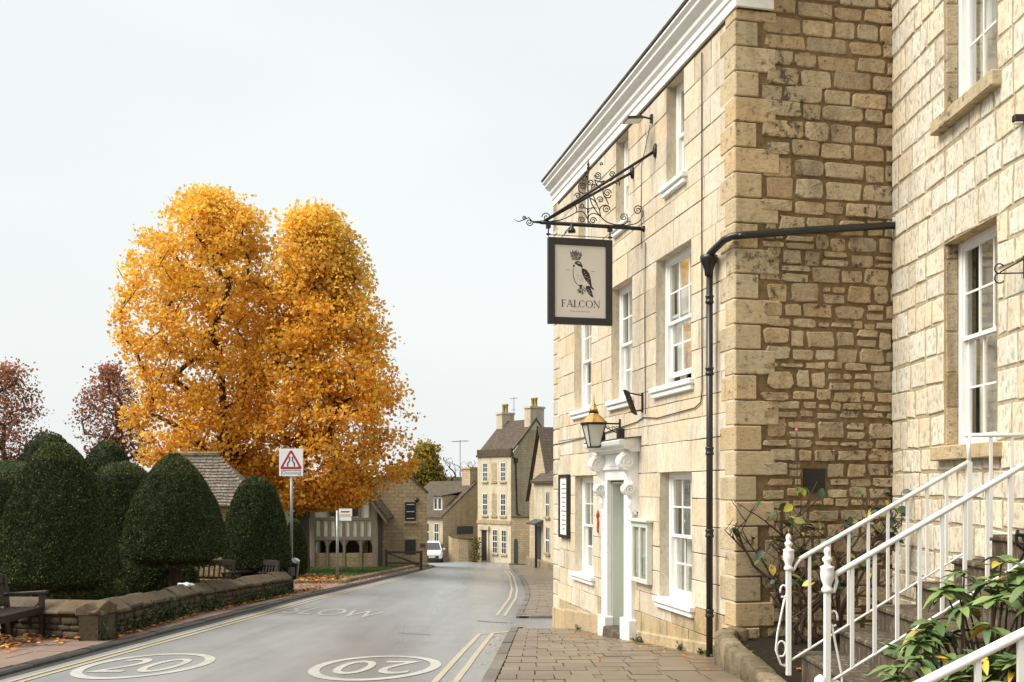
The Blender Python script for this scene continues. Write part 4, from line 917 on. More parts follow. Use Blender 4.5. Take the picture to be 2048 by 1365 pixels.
def railing(name, label, y, newel, zb, zt, hr_, lo_, bal, extra=None, scroll=1):
    t = thing(name, label, 'railing', (newel, y, zb)); W_ = MAT['white_paint']
    nm = MB().box(newel-.022, newel+.022, y-.022, y+.022, zb, zt-.33).build('newel_post', W_, t, ws=True, bevel=.004)
    f = MB(); urn(f, newel, y, zt-.335); f.build('finial', W_, nm, ws=True, smooth=True)
    (x0, z0), (x1, z1) = hr_; f = lambda x: z0+(z1-z0)*(x-x0)/(x1-x0)
    (u0, v0), (u1, v1) = lo_; g = lambda x: v0+(v1-v0)*(x-u0)/(u1-u0)
    h = MB().tube([(newel, y, zt-.33), (newel+.05, y, zt-.325), (newel+.07, y, z0-.05), (x0, y, z0-.012), (x0+.02, y, z0)], .014, 7); h.tube([(x0, y, z0), (x1, y, z1)], .0215, 10)
    if extra: h.tube([(x1, y, z1-.02), (x1, y, extra[1]+.02)], .02, 8).tube([(x1-.03, y, extra[1]), (extra[0], y, extra[1])], .02, 8)
    h.build('handrail', W_, t, ws=True, smooth=True)
    MB().tube([(newel, y, g(newel)), (u1, y, v1)], .012, 6).build('bottom_rail', W_, t, ws=True)
    for x in bal:
        MB().box(x-.0125, x+.0125, y-.009, y+.009, g(x)-.005, f(x)-.01 if x < x1 else extra[1]-.01).build('baluster', W_, t, ws=True)
    if extra: MB().box(x1-.022, x1+.022, y-.022, y+.022, g(x1)-.1, z1).build('landing_post', W_, t, ws=True)
    s = MB(); d = -scroll
    p = [(newel+d*.028, y, zt-.62+.06*math.sin(a)*1.0+.0) for a in (0,)]
    s.tube([(newel+d*(.045+.030*math.cos(a)*-1), y, zt-.52+.055*math.sin(a)) for a in np.linspace(-2.2, 3.4, 14)], .009, 5)
    s.tube([(newel+d*.03, y, zt-.56), (newel+d*.055, y, zt-.68), (newel+d*.10, y, zt-.9), (newel+d*.115, y, zt-1.05), (newel+d*.07, y, zt-1.18), (newel+d*.03, y, zt-1.2)], .010, 5)
    s.tube([(newel+d*(.065+.040*math.cos(a)*-1), y, zt-1.04+.07*math.sin(a)) for a in np.linspace(-2.0, 3.6, 14)], .009, 5)
    s.build('scroll', W_, t, ws=True, smooth=True); return t
railing('white_railing', 'white iron stair railing beside the rose bush, rising to a landing rail', 9.0, 2.5, -.05, 1.23, ((2.60, 1.0), (4.13, 1.88)), ((2.56, .11), (4.1, 1.06)), [2.69+.177*i for i in range(8)]+[4.33, 4.52], (4.74, 2.12), 1)
railing('white_railing', 'white iron stair railing between the stone steps and the rhododendron', 7.2, 2.28, -.12, 1.22, ((2.34, 1.02), (4.2, 2.10)), ((2.41, .31), (4.2, 1.42)), [2.46+.163*i for i in range(10)], (4.74, 2.34), -1)
railing('white_railing', 'thick-looking white handrail passing in front of the rhododendron leaves', 4.2, 1.30, -.1, .86, ((1.38, .65), (3.6, 1.75)), ((1.38, -.02), (3.6, 1.08)), [1.55, 1.76, 1.965, 2.145, 2.33, 2.52, 2.7, 2.9, 3.1, 3.3], (4.6, 1.95), 1)
# planter: low mossy kerb and soil
pt = thing('stone_planter', 'low mossy curved stone planter kerb at the corner of the inn', 'planter', (2.55, 10.4, -.3))
kp = [(2.78, 11.93), (2.60, 11.86), (2.47, 11.62), (2.44, 10.95), (2.44, 10.2), (2.43, 9.5), (2.43, 8.75)]
for (xa, ya), (xb, yb) in zip(kp[:-1], kp[1:]):
    d = Vector((xb-xa, yb-ya)).normalized(); nn = Vector((-d.y, d.x))*.11; q = []
    a, bb = Vector((xa, ya))-d*.01, Vector((xb, yb))+d*.005
    z0a, z0b = hgt(1, a.y), hgt(1, bb.y); top = lambda y: -.03-.09*(11.8-y)/2.6
    b4 = [(a.x-nn.x, a.y-nn.y, z0a), (a.x+nn.x, a.y+nn.y, z0a), (bb.x+nn.x, bb.y+nn.y, z0b), (bb.x-nn.x, bb.y-nn.y, z0b)]
    t4 = [(x*1+0, y, top(y)+rnd.uniform(-.01, .01)) for x, y, _ in b4]; MB().hexa(b4, t4).build('kerb_stone', MAT['mossstone'], pt, ws=True, bevel=.03, smooth=True)
MB().add([(2.5, 8.9, -.20), (4.78, 8.9, -.20), (4.78, 12.42, -.17), (2.72, 12.0, -.17)], [(0, 1, 2, 3)]).build('soil', MAT['soil'], pt, ws=True)
bed = thing('planting_bed', 'dark soil bed with stone edge between the two flights of steps', 'flower bed', (2.4, 5.6, -.2))
MB().box(2.25, 2.45, 4.16, 7.1, -.35, .16).build('edge_stone', MAT['mossstone'], bed, ws=True, bevel=.02); MB().box(2.45, 4.74, 4.16, 7.24, -.3, .12).build('soil', MAT['soil'], bed, ws=True)
# climbing rose
def leafmesh(name, m, ln, wd, fold=.25, droop=.15, segs=4, parent=None):
    V, F = [], []
    for i in range(segs+1):
        t = i/segs; w_ = wd*math.sin(math.pi*min(1, t*.92+.06))**.8; y = ln*t; z = -droop*ln*t*t
        V += [(-w_, y, z+fold*w_), (0, y, z), (w_, y, z+fold*w_)]
    for i in range(segs):
        a = 3*i; F += [(a, a+1, a+4, a+3), (a+1, a+2, a+5, a+4)]
    me = bpy.data.meshes.new(name); me.from_pydata(V, [], F); me.shade_smooth(); me.materials.append(m); return me
def put_leaf(me, parent, pos, dirn, roll, sc):
    o = bpy.data.objects.new('leaf', me); _link(o, parent)
    d = Vector(dirn).normalized(); q = d.to_track_quat('Y', 'Z'); M = q.to_matrix().to_4x4() @ Matrix.Rotation(roll, 4, 'Y')
    o.matrix_local = WM[parent.name].inverted() @ Matrix.Translation(pos) @ M @ Matrix.Diagonal((sc, sc, sc, 1)); return o
rose = thing('climbing_rose', 'leggy rose bush with bare brown stems and yellowing leaves against the rubble wall', 'rose bush', (3.5, 11.6, -.18))
rm = MB(); tips = []
def stem(p, d, ln, r, depth):
    pts = [Vector(p)]; d = Vector(d).normalized(); n = max(3, int(ln/.09))
    for i in range(n):
        d = (d+Vector((rnd.gauss(0, .16), rnd.gauss(0, .07), rnd.gauss(.05, .12)))).normalized()
        q = pts[-1]+d*ln/n; q.y = min(q.y, 12+.2153*(q.x-2.7)-.10); q.y = max(q.y, 11.0)
        if q.x > 4.55: d.x = -abs(d.x)
        if q.x < 2.66: d.x = abs(d.x)
        if q.z > 2.25: d.z = -.1
        pts.append(q)
    rm.tube(pts, [r*(1-.45*i/n) for i in range(n+1)], 6)
    if depth == 0: tips.extend(pts[2:]); return
    for k in range(3 if depth > 1 else 3):
        i = rnd.randint(max(1, n//3), n); sd = rnd.choice((-1, 1)); dd = (d*.55+Vector((sd*rnd.uniform(.3, 1.0), rnd.uniform(-.35, .1), rnd.uniform(.2, .8)))).normalized()
        stem(pts[i], dd, ln*rnd.uniform(.45, .75), r*.58, depth-1)
for (x, y, dx, ln, r) in ((3.62, 11.75, -.35, 1.05, .034), (3.50, 11.6, -.75, .85, .028), (3.72, 11.8, .05, 1.0, .034), (3.80, 11.75, .45, 1.1, .026), (3.30, 11.55, -.5, .8, .022), (3.66, 11.6, .25, .9, .02), (3.9, 11.8, .2, 1.0, .026), (3.4, 11.7, -.2, 1.0, .026)):
    stem((x, y, -.2), (dx, -.03, 1), ln, r, 3 if r > .025 else 2)
rm.build('stems', MAT['twig'], rose, ws=True, smooth=True)
rl = leafmesh('rose_leaf', MAT['rose_leaf'], .085, .028)
for i in range(150):
    p = rnd.choice(tips)+Vector((0, -.02, 0)); put_leaf(rl, rose, p, (rnd.uniform(-1, 1), rnd.uniform(-.9, .1), rnd.uniform(-.9, .5)), rnd.uniform(-1.2, 1.2), rnd.uniform(.8, 1.7))
bt = MB().lathe([(.004, -.03), (.014, -.01), (.019, .006), (.014, .022), (.004, .03)], (3.36, 11.75, 2.32), 9); bt.build('rosebud', MAT['petal'], rose, ws=True, smooth=True)
MB().tube([(3.38, 11.8, 1.6), (3.37, 11.77, 2.0), (3.36, 11.75, 2.3)], .006, 5).build('flower_stalk', MAT['twig'], rose, ws=True)
# rhododendrons
rhls = [leafmesh('rhodo_leaf', MAT['rhodo_leaf'], l_, w_, f_, d_, 5) for l_, w_, f_, d_ in ((.125, .027, .22, .22), (.135, .025, .35, .5), (.105, .029, .1, .1), (.12, .022, .5, .75))]
def rhodo(label, base, spots):
    t = thing('rhododendron', label, 'shrub', base); s = MB()
    for (x, y, z) in spots:
        b0 = Vector(base)+Vector((rnd.uniform(-.06, .06), rnd.uniform(-.06, .06), 0)); tip = Vector((x, y, z)); mid = b0.lerp(tip, .55)+Vector((0, 0, -.06))+Vector((rnd.gauss(0, .04), rnd.gauss(0, .04), 0))
        s.tube([b0, mid, tip.lerp(mid, .3), tip], [.014, .010, .007, .005], 5)
        n = rnd.randint(9, 12); a0 = rnd.uniform(0, 6.28)
        for k in range(n):
            a = a0+k*2.4; el = rnd.uniform(-.35, .65); put_leaf(rnd.choice(rhls), t, tip+Vector((0, 0, rnd.uniform(-.03, .01))), (math.cos(a), math.sin(a), el), rnd.uniform(-.4, .4), rnd.uniform(.85, 1.4))
    s.build('stems', MAT['twig'], t, ws=True, smooth=True)
sa = [(2.72, 6.25, 1.00), (2.86, 6.3, 1.11), (2.98, 6.2, 1.06), (3.10, 6.3, 1.19), (3.20, 6.2, 1.14), (3.28, 6.3, 1.05), (2.76, 6.1, .90), (2.90, 6.0, .98), (3.05, 6.2, .96), (3.16, 6.1, 1.03), (3.26, 6.4, .92), (2.68, 6.3, .80), (2.98, 6.5, .88), (3.3, 6.1, 1.17), (2.80, 6.4, .72), (3.38, 6.2, 1.1), (3.45, 6.3, 1.0)]
sa += [(x+rnd.uniform(-.09, .09), y+rnd.uniform(-.1, .15), z-rnd.uniform(.05, .16)) for x, y, z in sa[1:14:2]]
rhodo('rhododendron with green whorled leaves on a tall branching stem beside the steps', (3.0, 6.25, .1), sa)
sb = [(2.32, 6.0, .50), (2.42, 5.9, .62), (2.50, 6.1, .70), (2.55, 5.8, .52), (2.46, 5.7, .42), (2.62, 5.9, .62), (2.68, 5.7, .50), (2.80, 5.9, .64), (2.92, 5.8, .60), (2.98, 5.7, .70), (2.82, 5.6, .46), (2.60, 6.3, .74), (2.95, 5.5, .55), (2.72, 5.5, .40), (3.05, 5.6, .6), (2.42, 6.3, .5), (2.55, 6.2, .60), (3.1, 5.9, .74), (2.5, 6.4, .62), (2.88, 6.1, .56)]
sb += [(x+rnd.uniform(-.09, .09), y+rnd.uniform(-.1, .1), z-rnd.uniform(.04, .14)) for x, y, z in sb[1:14:2]]
rhodo('low spreading rhododendron with yellow-edged leaves in the soil bed', (2.72, 5.9, .1), sb)
ic = thing('iron_plant_stand', 'ornate black cast iron stand on the landing by the limestone wall', 'plant stand', (4.25, 8.0, 1.18))
im = MB(); im.tube([(-.2, 0, .09), (0, -.02, .07), (.25, 0, .09)], .016, 6).tube([(-.2, 0, .09), (-.19, 0, .01), (-.12, 0, -.05), (.1, 0, -.07)], .014, 6)
for x in np.arange(-.15, .2, .05): im.tube([(x, 0, .075), (x+.02, -.01, .02), (x+.01, 0, -.05)], .009, 5)
im.tube([(-.19, 0, .09), (-.185, 0, .13)], [.018, .01], 6); im.build('basket', MAT['iron'], ic)
lg = MB()
for x, y in ((-.12, -.1), (.15, -.1), (-.12, .1), (.15, .1)): lg.tube([(x, y*.3, -.06), (x*1.15, y, -.185)], .01, 5)
lg.build('legs', MAT['iron'], ic)
# ------------------------------------------------------------------ churchyard wall, bench
bw = thing('churchyard_wall', 'low mossy stone wall with sloping coping stones along the churchyard', 'wall', (-6.1, 18, -.8))
WP = [(-8.0, 9.0), (-8.0, 15.55), (-6.10, 14.72), (-6.22, 17.1), (-6.28, 20.0), (-6.05, 23.0), (-5.84, 26.2), (-6.05, 27.0), (-7.6, 27.6)]
core = MB()
for i, (p, q) in enumerate(zip(WP[:-1], WP[1:])):
    a, b = Vector(p), Vector(q); d = (b-a).normalized(); nn = Vector((-d.y, d.x)); L = (b-a).length        # nn points into the churchyard
    if i == 0: nn = Vector((-1, 0))
    gz = lambda pt: hgt(min(pt.x, -5.9), pt.y)+.04
    def MW(u, o, z, a=a, d=d, nn=nn): pt = a+d*u-nn*o; return (pt.x, pt.y, gz(a+d*u)+z)
    e0 = MW(0, -.02, -.1); core.hexa([MW(0, -.02, -.15), MW(L, -.02, -.15), MW(L, -.30, -.15), MW(0, -.30, -.15)], [MW(0, -.02, .38), MW(L, -.02, .38), MW(L, -.30, .38), MW(0, -.30, .38)])
    if i > 0:
        z = 0.0
        for hh in (.13, .09, .12, .05):
            u = 0
            while u < L-.02:
                wd = rnd.uniform(.16, .42); e = min(u+wd, L)
                if L-e < .08: e = L
                rubble(lambda x, o, zz: MW(x, o-.02, zz), u+.006, e-.006, z+.006, z+hh-.004, rnd.uniform(.012, .05), n=8, rough=.12, ex=.25).build('wall_stone', MAT['lichen'], bw, ws=True, smooth=True)
                u = e
            z += hh
    u = 0
    while u < L-.01:
        wd = rnd.uniform(.5, .85); e = min(u+wd, L)
        if L-e < .25: e = L
        x0, x1 = u+.006, e-.006; h0 = .385+rnd.uniform(-.015, .012); hk = .59+rnd.uniform(-.035, .035)
        m = MB(); pr = [(.06, h0), (.065, h0+.05), (-.13, hk-.02), (-.18, hk), (-.36, hk-.09), (-.36, h0)]
        if i == 1: x1 = min(x1, L+.0)
        n = len(pr); vs = [MW(x0, o, z) for o, z in pr]+[MW(x1, o+rnd.uniform(-.02, .02), z+rnd.uniform(-.015, .015)) for o, z in pr]
        m.add(vs, [tuple(range(n)), tuple(range(n, 2*n))]+[(k, (k+1) % n, n+(k+1) % n, n+k) for k in range(n)])
        m.build('coping_stone', MAT['coping'], bw, ws=True, bevel=.012); u = e
core.build('core', MAT['lichen'], bw, ws=True)
for (px_, py_) in (WP[6], WP[7]):                        # squared stones at the turns of the wall
    g_ = hgt(min(px_, -5.9), py_)+.04
    for z0, z1 in ((-.1, .19), (.195, .385)): MB().box(px_-.16, px_+.03, py_-.035, py_+.16, g_+z0, g_+z1).build('corner_stone', MAT['lichen'], bw, ws=True, bevel=.015)
# ivy and leaf litter at the wall foot
C = []; N = []
for i in (2, 3, 4, 5):
    a, b = Vector(WP[i]), Vector(WP[i+1]); d = (b-a).normalized(); nn = Vector((d.y, -d.x))
    for k in range(46):
        u = npr.uniform(0, (b-a).length); dens = .25+.75*(math.sin(u*1.7+i*2) > -.2)*(i >= 4)+(.35 if i == 3 else 0)
        if npr.random() > dens: continue
        top = npr.uniform(.1, .40)
        for j in range(26):
            uu = u+npr.normal(0, .12); z = abs(npr.normal(0, .5))*top; pt = a+d*min(max(uu, 0), (b-a).length)+nn*(.045+npr.uniform(0, .05))
            C.append((pt.x, pt.y, hgt(-6, pt.y)+.05+min(z, .44)))
C = np.array(C); n = len(C); D1 = unit(n)*npr.uniform(.02, .045, n)[:, None]; D2 = np.cross(D1, unit(n))*.8
V, F = quads(C, D1, D2); tag(arrays('ivy', V, F, MAT['ivy_leaf'], tint=npr.uniform(0, 1, n)), 'ivy and weeds growing up the face of the churchyard wall', 'ivy', kind='stuff')
pts = []
for k in range(620):
    y = npr.uniform(13.0, 15.3); x = npr.uniform(-7.9, -6.5+.2*(y-14)); 
    if npr.random() < .35+.65*(x < -7.0) : pts.append((x, y, hgt(-6, y)+.07+npr.uniform(0, .05)))
for k in range(700):
    y = npr.uniform(14.8, 30); w_ = np.interp(y, [p[1] for p in WP[2:7]], [p[0] for p in WP[2:7]]); pts.append((w_+.05+abs(npr.normal(0, .09)), y, hgt(-6, y)+.07+npr.uniform(0, .02)))
for k in range(240): pts.append((npr.uniform(-7.5, -5.4), npr.uniform(27.5, 31.4), 0)); pts[-1] = (pts[-1][0], pts[-1][1], hgt(-6, pts[-1][1])+.075)
for k in range(160):
    z = npr.uniform(31.6, 46); pts.append((xl(z)-npr.uniform(.1, .6), z, hgt(xl(z), z)+.08))
litter('leaf_litter', 'brown and orange leaf litter along the foot of the wall and under the bench', pts, .085)
pts = []
for k in range(70):
    y = npr.uniform(11.9, 18); pts.append((xface(y)-abs(npr.normal(0, .25))-.06, y, hgt(1, y)+.082))
for k in range(26): y = npr.uniform(9, 18); pts.append((npr.uniform(0, 2.2), y, hgt(1, y)+.082))
for k in range(30): y = npr.uniform(11, 22); pts.append((xr(y)-abs(npr.normal(0, .12)), y, hgt(xr(y), y)+.012))
for k in range(40): pts.append((npr.uniform(2.6, 3.6), npr.uniform(9.3, 11.6), -.165))
litter('scattered_leaves', 'few dead leaves scattered on the slab pavement below the inn', pts, .06, .15)
# weeds at the foot of the inn
C = []
for k in range(26):
    y = npr.choice([12.3, 12.7, 13.4, 15.2, 16.4, 18.4])+npr.normal(0, .12); x = xface(y)-.09
    for j in range(12): C.append((x-abs(npr.normal(0, .03)), y+npr.normal(0, .04), hgt(1, y)+.08+abs(npr.normal(0, .035))))
C = np.array(C); n = len(C); D1 = unit(n)*.022; D1[:, 2] = abs(D1[:, 2])+.01; V, F = quads(C, D1, np.cross(D1, unit(n))*.5)
tag(arrays('weeds', V, F, MAT['ivy_leaf'], tint=npr.uniform(.3, 1, n)), 'small green weeds sprouting at the foot of the inn wall', 'weeds', kind='stuff')
def bench(label, loc, rotz, ln, slats, group=None):
    """local x along the seat, +y the side one sits on, origin at ground under the middle of the front"""
    t = thing('wooden_bench', label, 'bench', loc, rotz); W_ = MAT['dark_wood']; h = ln/2
    for x in (-h, h):
        MB().box(x-.035, x+.035, -.07, 0, 0, .63).build('leg', W_, t, bevel=.006)
        MB().hexa([(x-.035, -.56, 0), (x+.035, -.56, 0), (x+.035, -.49, 0), (x-.035, -.49, 0)], [(x-.035, -.66, .92), (x+.035, -.66, .92), (x+.035, -.60, .92), (x-.035, -.60, .92)]).build('leg', W_, t)
        MB().hexa([(x-.045, -.60, .60), (x+.045, -.60, .60), (x+.045, .05, .63), (x-.045, .05, .63)], [(x-.045, -.60, .645), (x+.045, -.60, .645), (x+.045, .06, .685), (x-.045, .06, .685)]).build('armrest', W_, t, bevel=.01)
    MB().box(-h+.035, h-.035, -.065, -.02, .33, .41).box(-h+.035, h-.035, -.54, -.50, .33, .41).build('apron', W_, t)
    for k in range(5): MB().box(-h+.036, h-.036, -.50+k*.1, -.415+k*.1, .412, .437).build('seat_slat', W_, t)
    MB().hexa([(-h+.035, -.65, .80), (h-.035, -.65, .80), (h-.035, -.60, .80), (-h+.035, -.60, .80)], [(-h+.035, -.665, .94), (h-.035, -.665, .94), (h-.035, -.615, .94), (-h+.035, -.615, .94)]).build('top_rail', W_, t, bevel=.006)
    MB().box(-h+.035, h-.035, -.58, -.54, .46, .52).build('lower_rail', W_, t)
    for k in range(slats):
        x = -h+.09+(2*h-.18)*k/(slats-1); MB().hexa([(x-.022, -.575, .51), (x+.022, -.575, .51), (x+.022, -.555, .51), (x-.022, -.555, .51)], [(x-.022, -.64, .81), (x+.022, -.64, .81), (x+.022, -.62, .81), (x-.022, -.62, .81)]).build('back_slat', W_, t)
    return t
bench('dark wooden bench on the pavement in the recess of the churchyard wall', (-7.13, 14.46, hgt(-7.1, 14.4)+.06), -92, 1.32, 12)
b2 = bench('dark slatted bench with a white plaque behind the churchyard wall', (-7.75, 24.6, hgt(-7.6, 24)-.02), 172, 1.3, 9)
MB().box(-.02, .16, -.672, -.667, .83, .89).build('plaque', MAT['sign_white'], b2)
bench('second dark bench seen from behind under the small end yew', (-6.75, 25.6, hgt(-7, 25.6)-.02), 150, .8, 7)
bag = thing('white_bag', 'crumpled white plastic bag lying on the coping of the churchyard wall', 'bag', (-6.40, 19.5, hgt(-6.3, 19.5)+.60))
bm = bmesh.new(); bmesh.ops.create_icosphere(bm, subdivisions=3, radius=1)
for v_ in bm.verts:
    k = 1+.18*math.sin(7*v_.co.x+3*v_.co.y)+.12*math.sin(11*v_.co.y+5*v_.co.z); v_.co = Vector((v_.co.x*.16*k, v_.co.y*.09*k, v_.co.z*.045*k+.03))
me = bpy.data.meshes.new('bag'); bm.to_mesh(me); bm.free(); me.shade_smooth(); me.materials.append(MAT['plastic_bag']); _link(bpy.data.objects.new('film', me), bag)

# ------------------------------------------------------------------ yews
def yew(label, x, y, Rr, zb, zt, pw=.72, tufts=26000, kind='cone', trunk=.13, ry=None, size=.05):
    g = hgt(x, y)-.03; t = thing('clipped_yew', label, 'yew tree', (x, y, g), group=None); H = zt-zb; ry = ry or Rr
    def rad(tt):
        if kind == 'cone': return max(.02, math.cos(math.pi/2*min(tt, 1)))**pw*min(1, (.35+.65*min(1, tt/.10)))
        return max(.0005, 1-tt**(6.5 if kind == 'flat' else 2.3))**.5*min(1, (.55+.45*min(1, tt/.12)))
    n, m = 46, 30; ph = rnd.uniform(0, 6)
    wob = lambda a, tt: 1+.026*math.sin(3*a+ph+4*tt)+.022*math.sin(5*a-7*tt+ph)+.014*math.sin(11*a+13*tt)+.010*math.sin(17*a-23*tt+ph)
    T = [1-(1-i/(m-1))**1.35 if kind != 'cone' else i/(m-1) for i in range(m)]; V = []
    for tt in T:
        for k in range(n):
            a = 2*math.pi*k/n; q = rad(tt)*wob(a, tt); V.append((Rr*q*math.cos(a)*.975, ry*q*math.sin(a)*.975, zb-g+H*tt*.99))
    V.append((0, 0, zb-g+.04*H)); V.append((0, 0, zb-g+H*.995)); F = [(i*n+k, i*n+(k+1) % n, (i+1)*n+(k+1) % n, (i+1)*n+k) for i in range(m-1) for k in range(n)]
    F += [(k, (k+1) % n, n*m, n*m) for k in range(n)]+[((m-1)*n+k, (m-1)*n+(k+1) % n, n*m+1, n*m+1) for k in range(n)]
    V = np.array(V); F3 = np.array([f for f in F if f[2] != f[3]]); 
    # tufts spread over the clipped surface
    tt = npr.uniform(0, 1, tufts*2); rr = np.array([rad(q) for q in tt]); keep = npr.uniform(0, 1, tufts*2) < rr+.12; tt = tt[keep][:tufts]; k = len(tt)
    aa = npr.uniform(0, 2*math.pi, k); q = np.array([rad(u)*wob(b, u) for u, b in zip(tt, aa)])*npr.normal(1.0, .010, k)
    C = np.stack([Rr*q*np.cos(aa), ry*q*np.sin(aa), zb-g+H*tt], 1)
    nb = int(k*.12); sel = npr.choice(k, nb, replace=False); f_ = npr.uniform(.2, 1, nb); C[sel, 0] *= f_; C[sel, 1] *= f_; C[sel, 2] = zb-g+npr.normal(.02, .03, nb)-.0   # underside
    e = 1e-2; dr = np.array([(rad(min(u+e, 1))-rad(max(u-e, 0)))/(2*e) for u in tt])
    N = np.stack([np.cos(aa), np.sin(aa), -dr*(Rr/H)], 1); N /= np.linalg.norm(N, axis=1)[:, None]
    D = N*.55+unit(k)*.75+np.array([0, 0, .25]); D /= np.linalg.norm(D, axis=1)[:, None]; L = size*npr.uniform(.55, 1.25, k)
    D1 = D*L[:, None]*.5; S_ = np.cross(D, unit(k)); S_ /= np.linalg.norm(S_, axis=1)[:, None]+1e-6; D2 = S_*(L*.26)[:, None]
    V2, F2 = quads(C+D1*.4, D1, D2)
    tint = np.concatenate([np.full(len(F3), .1), np.clip(npr.beta(2, 2.6, k)+.25*(N[:, 2] > .55), 0, 1)])  # upward-facing tufts get a lighter tint: light from above put into the leaf colour
    # close bottom with the tuft fringe; body first
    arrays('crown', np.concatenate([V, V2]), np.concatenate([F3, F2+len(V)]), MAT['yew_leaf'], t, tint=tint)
    if trunk: MB().tube([(0, 0, -.05), (.01, 0, .3), (0, .01, zb-g+.3*H)], [trunk*1.25, trunk, trunk*.8], 9).tube([(.05, 0, .1), (.12, .03, zb-g+.15*H)], [trunk*.6, trunk*.5], 7).build('trunk', MAT['yew_bark'], t, smooth=True)
    return t
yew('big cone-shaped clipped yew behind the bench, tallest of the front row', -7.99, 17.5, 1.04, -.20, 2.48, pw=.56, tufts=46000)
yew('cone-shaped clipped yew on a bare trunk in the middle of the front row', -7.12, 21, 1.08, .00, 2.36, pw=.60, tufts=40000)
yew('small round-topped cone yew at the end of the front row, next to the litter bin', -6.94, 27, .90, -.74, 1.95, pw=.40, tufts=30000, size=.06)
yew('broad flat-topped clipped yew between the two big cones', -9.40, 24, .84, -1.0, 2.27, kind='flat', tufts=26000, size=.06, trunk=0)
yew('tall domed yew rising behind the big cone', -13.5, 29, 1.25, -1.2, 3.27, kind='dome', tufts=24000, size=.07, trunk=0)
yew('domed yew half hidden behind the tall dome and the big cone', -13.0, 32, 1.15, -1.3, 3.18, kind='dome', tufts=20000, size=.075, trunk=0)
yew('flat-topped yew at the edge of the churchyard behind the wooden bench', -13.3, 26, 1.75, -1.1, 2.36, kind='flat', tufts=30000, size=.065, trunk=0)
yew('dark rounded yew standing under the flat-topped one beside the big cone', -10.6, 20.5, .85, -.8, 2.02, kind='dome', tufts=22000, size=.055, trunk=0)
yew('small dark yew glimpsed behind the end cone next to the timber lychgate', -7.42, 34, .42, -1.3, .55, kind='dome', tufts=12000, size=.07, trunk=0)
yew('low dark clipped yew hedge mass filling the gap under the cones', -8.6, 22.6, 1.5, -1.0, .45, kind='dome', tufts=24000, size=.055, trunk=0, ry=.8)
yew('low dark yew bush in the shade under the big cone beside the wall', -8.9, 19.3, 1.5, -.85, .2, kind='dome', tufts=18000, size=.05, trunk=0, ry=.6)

# ------------------------------------------------------------------ trees
def grow(t, trunk_pts, targets, r0, wood, tip=.012, name='limbs'):
    """connects every target to the nearest lower node; radii follow what each branch carries"""
    nodes = [Vector(p) for p in trunk_pts]; par = [None]+list(range(len(nodes)-1))
    base = nodes[0]
    for tg in sorted(targets, key=lambda q: (q-nodes[min(2, len(nodes)-1)]).length):
        best, bi = 1e9, 0
        for i, q in enumerate(nodes[1:], 1):
            d = (tg-q); cost = d.length+(1.2 if q.z > tg.z-.1 else 0)*abs(q.z-tg.z+.3)
            if cost < best: best, bi = cost, i
        a = nodes[bi]; L = (tg-a).length; k = max(1, int(L/.8)); prev = bi
        for j in range(1, k+1):
            f = j/k; p = a.lerp(tg, f)+Vector((rnd.gauss(0, .04), rnd.gauss(0, .04), .14*math.sin(math.pi*f)*L*.4 if j < k else 0))
            nodes.append(p); par.append(prev); prev = len(nodes)-1
    w_ = [0]*len(nodes); ch = [0]*len(nodes)
    for i in range(len(nodes)-1, 0, -1):
        if w_[i] == 0: w_[i] = 1
        w_[par[i]] += w_[i]
    tot = max(w_[1], 1); rad = [max(tip, r0*(w_[i]/tot)**.62) for i in range(len(nodes))]; rad[0] = r0*1.25
    V, F = [], []; mb = MB()
    for i in range(1, len(nodes)):
        pi = par[i]; mb.tube([nodes[pi], nodes[i]], [min(rad[pi], rad[i]*1.25) if pi else rad[0], rad[i]], 7 if rad[i] > .06 else 4, cap=False)
    o = mb.build(name, MAT[wood], t, smooth=True, ws=True); return nodes
def leaf_cloud(t, centers, per, sig, size, m, tintf=None, env=None, flat=.7, name='crown'):
    C = np.repeat(np.array([c[:] for c in centers]), per, 0); n = len(C)
    C = C+npr.normal(0, 1, (n, 3))*np.array([sig, sig, sig*flat])
    if env is not None: C = C[env(C)]
    n = len(C); s = size*npr.uniform(.45, 1.35, n); D = unit(n); D1 = D*s[:, None]*.5; S_ = np.cross(D, unit(n)); S_ /= np.linalg.norm(S_, axis=1)[:, None]+1e-6; D2 = S_*(s*.42)[:, None]
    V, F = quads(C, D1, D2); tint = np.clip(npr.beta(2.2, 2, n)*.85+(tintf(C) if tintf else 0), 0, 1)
    return arrays(name, V, F, MAT[m], t, tint=tint, ws=True)
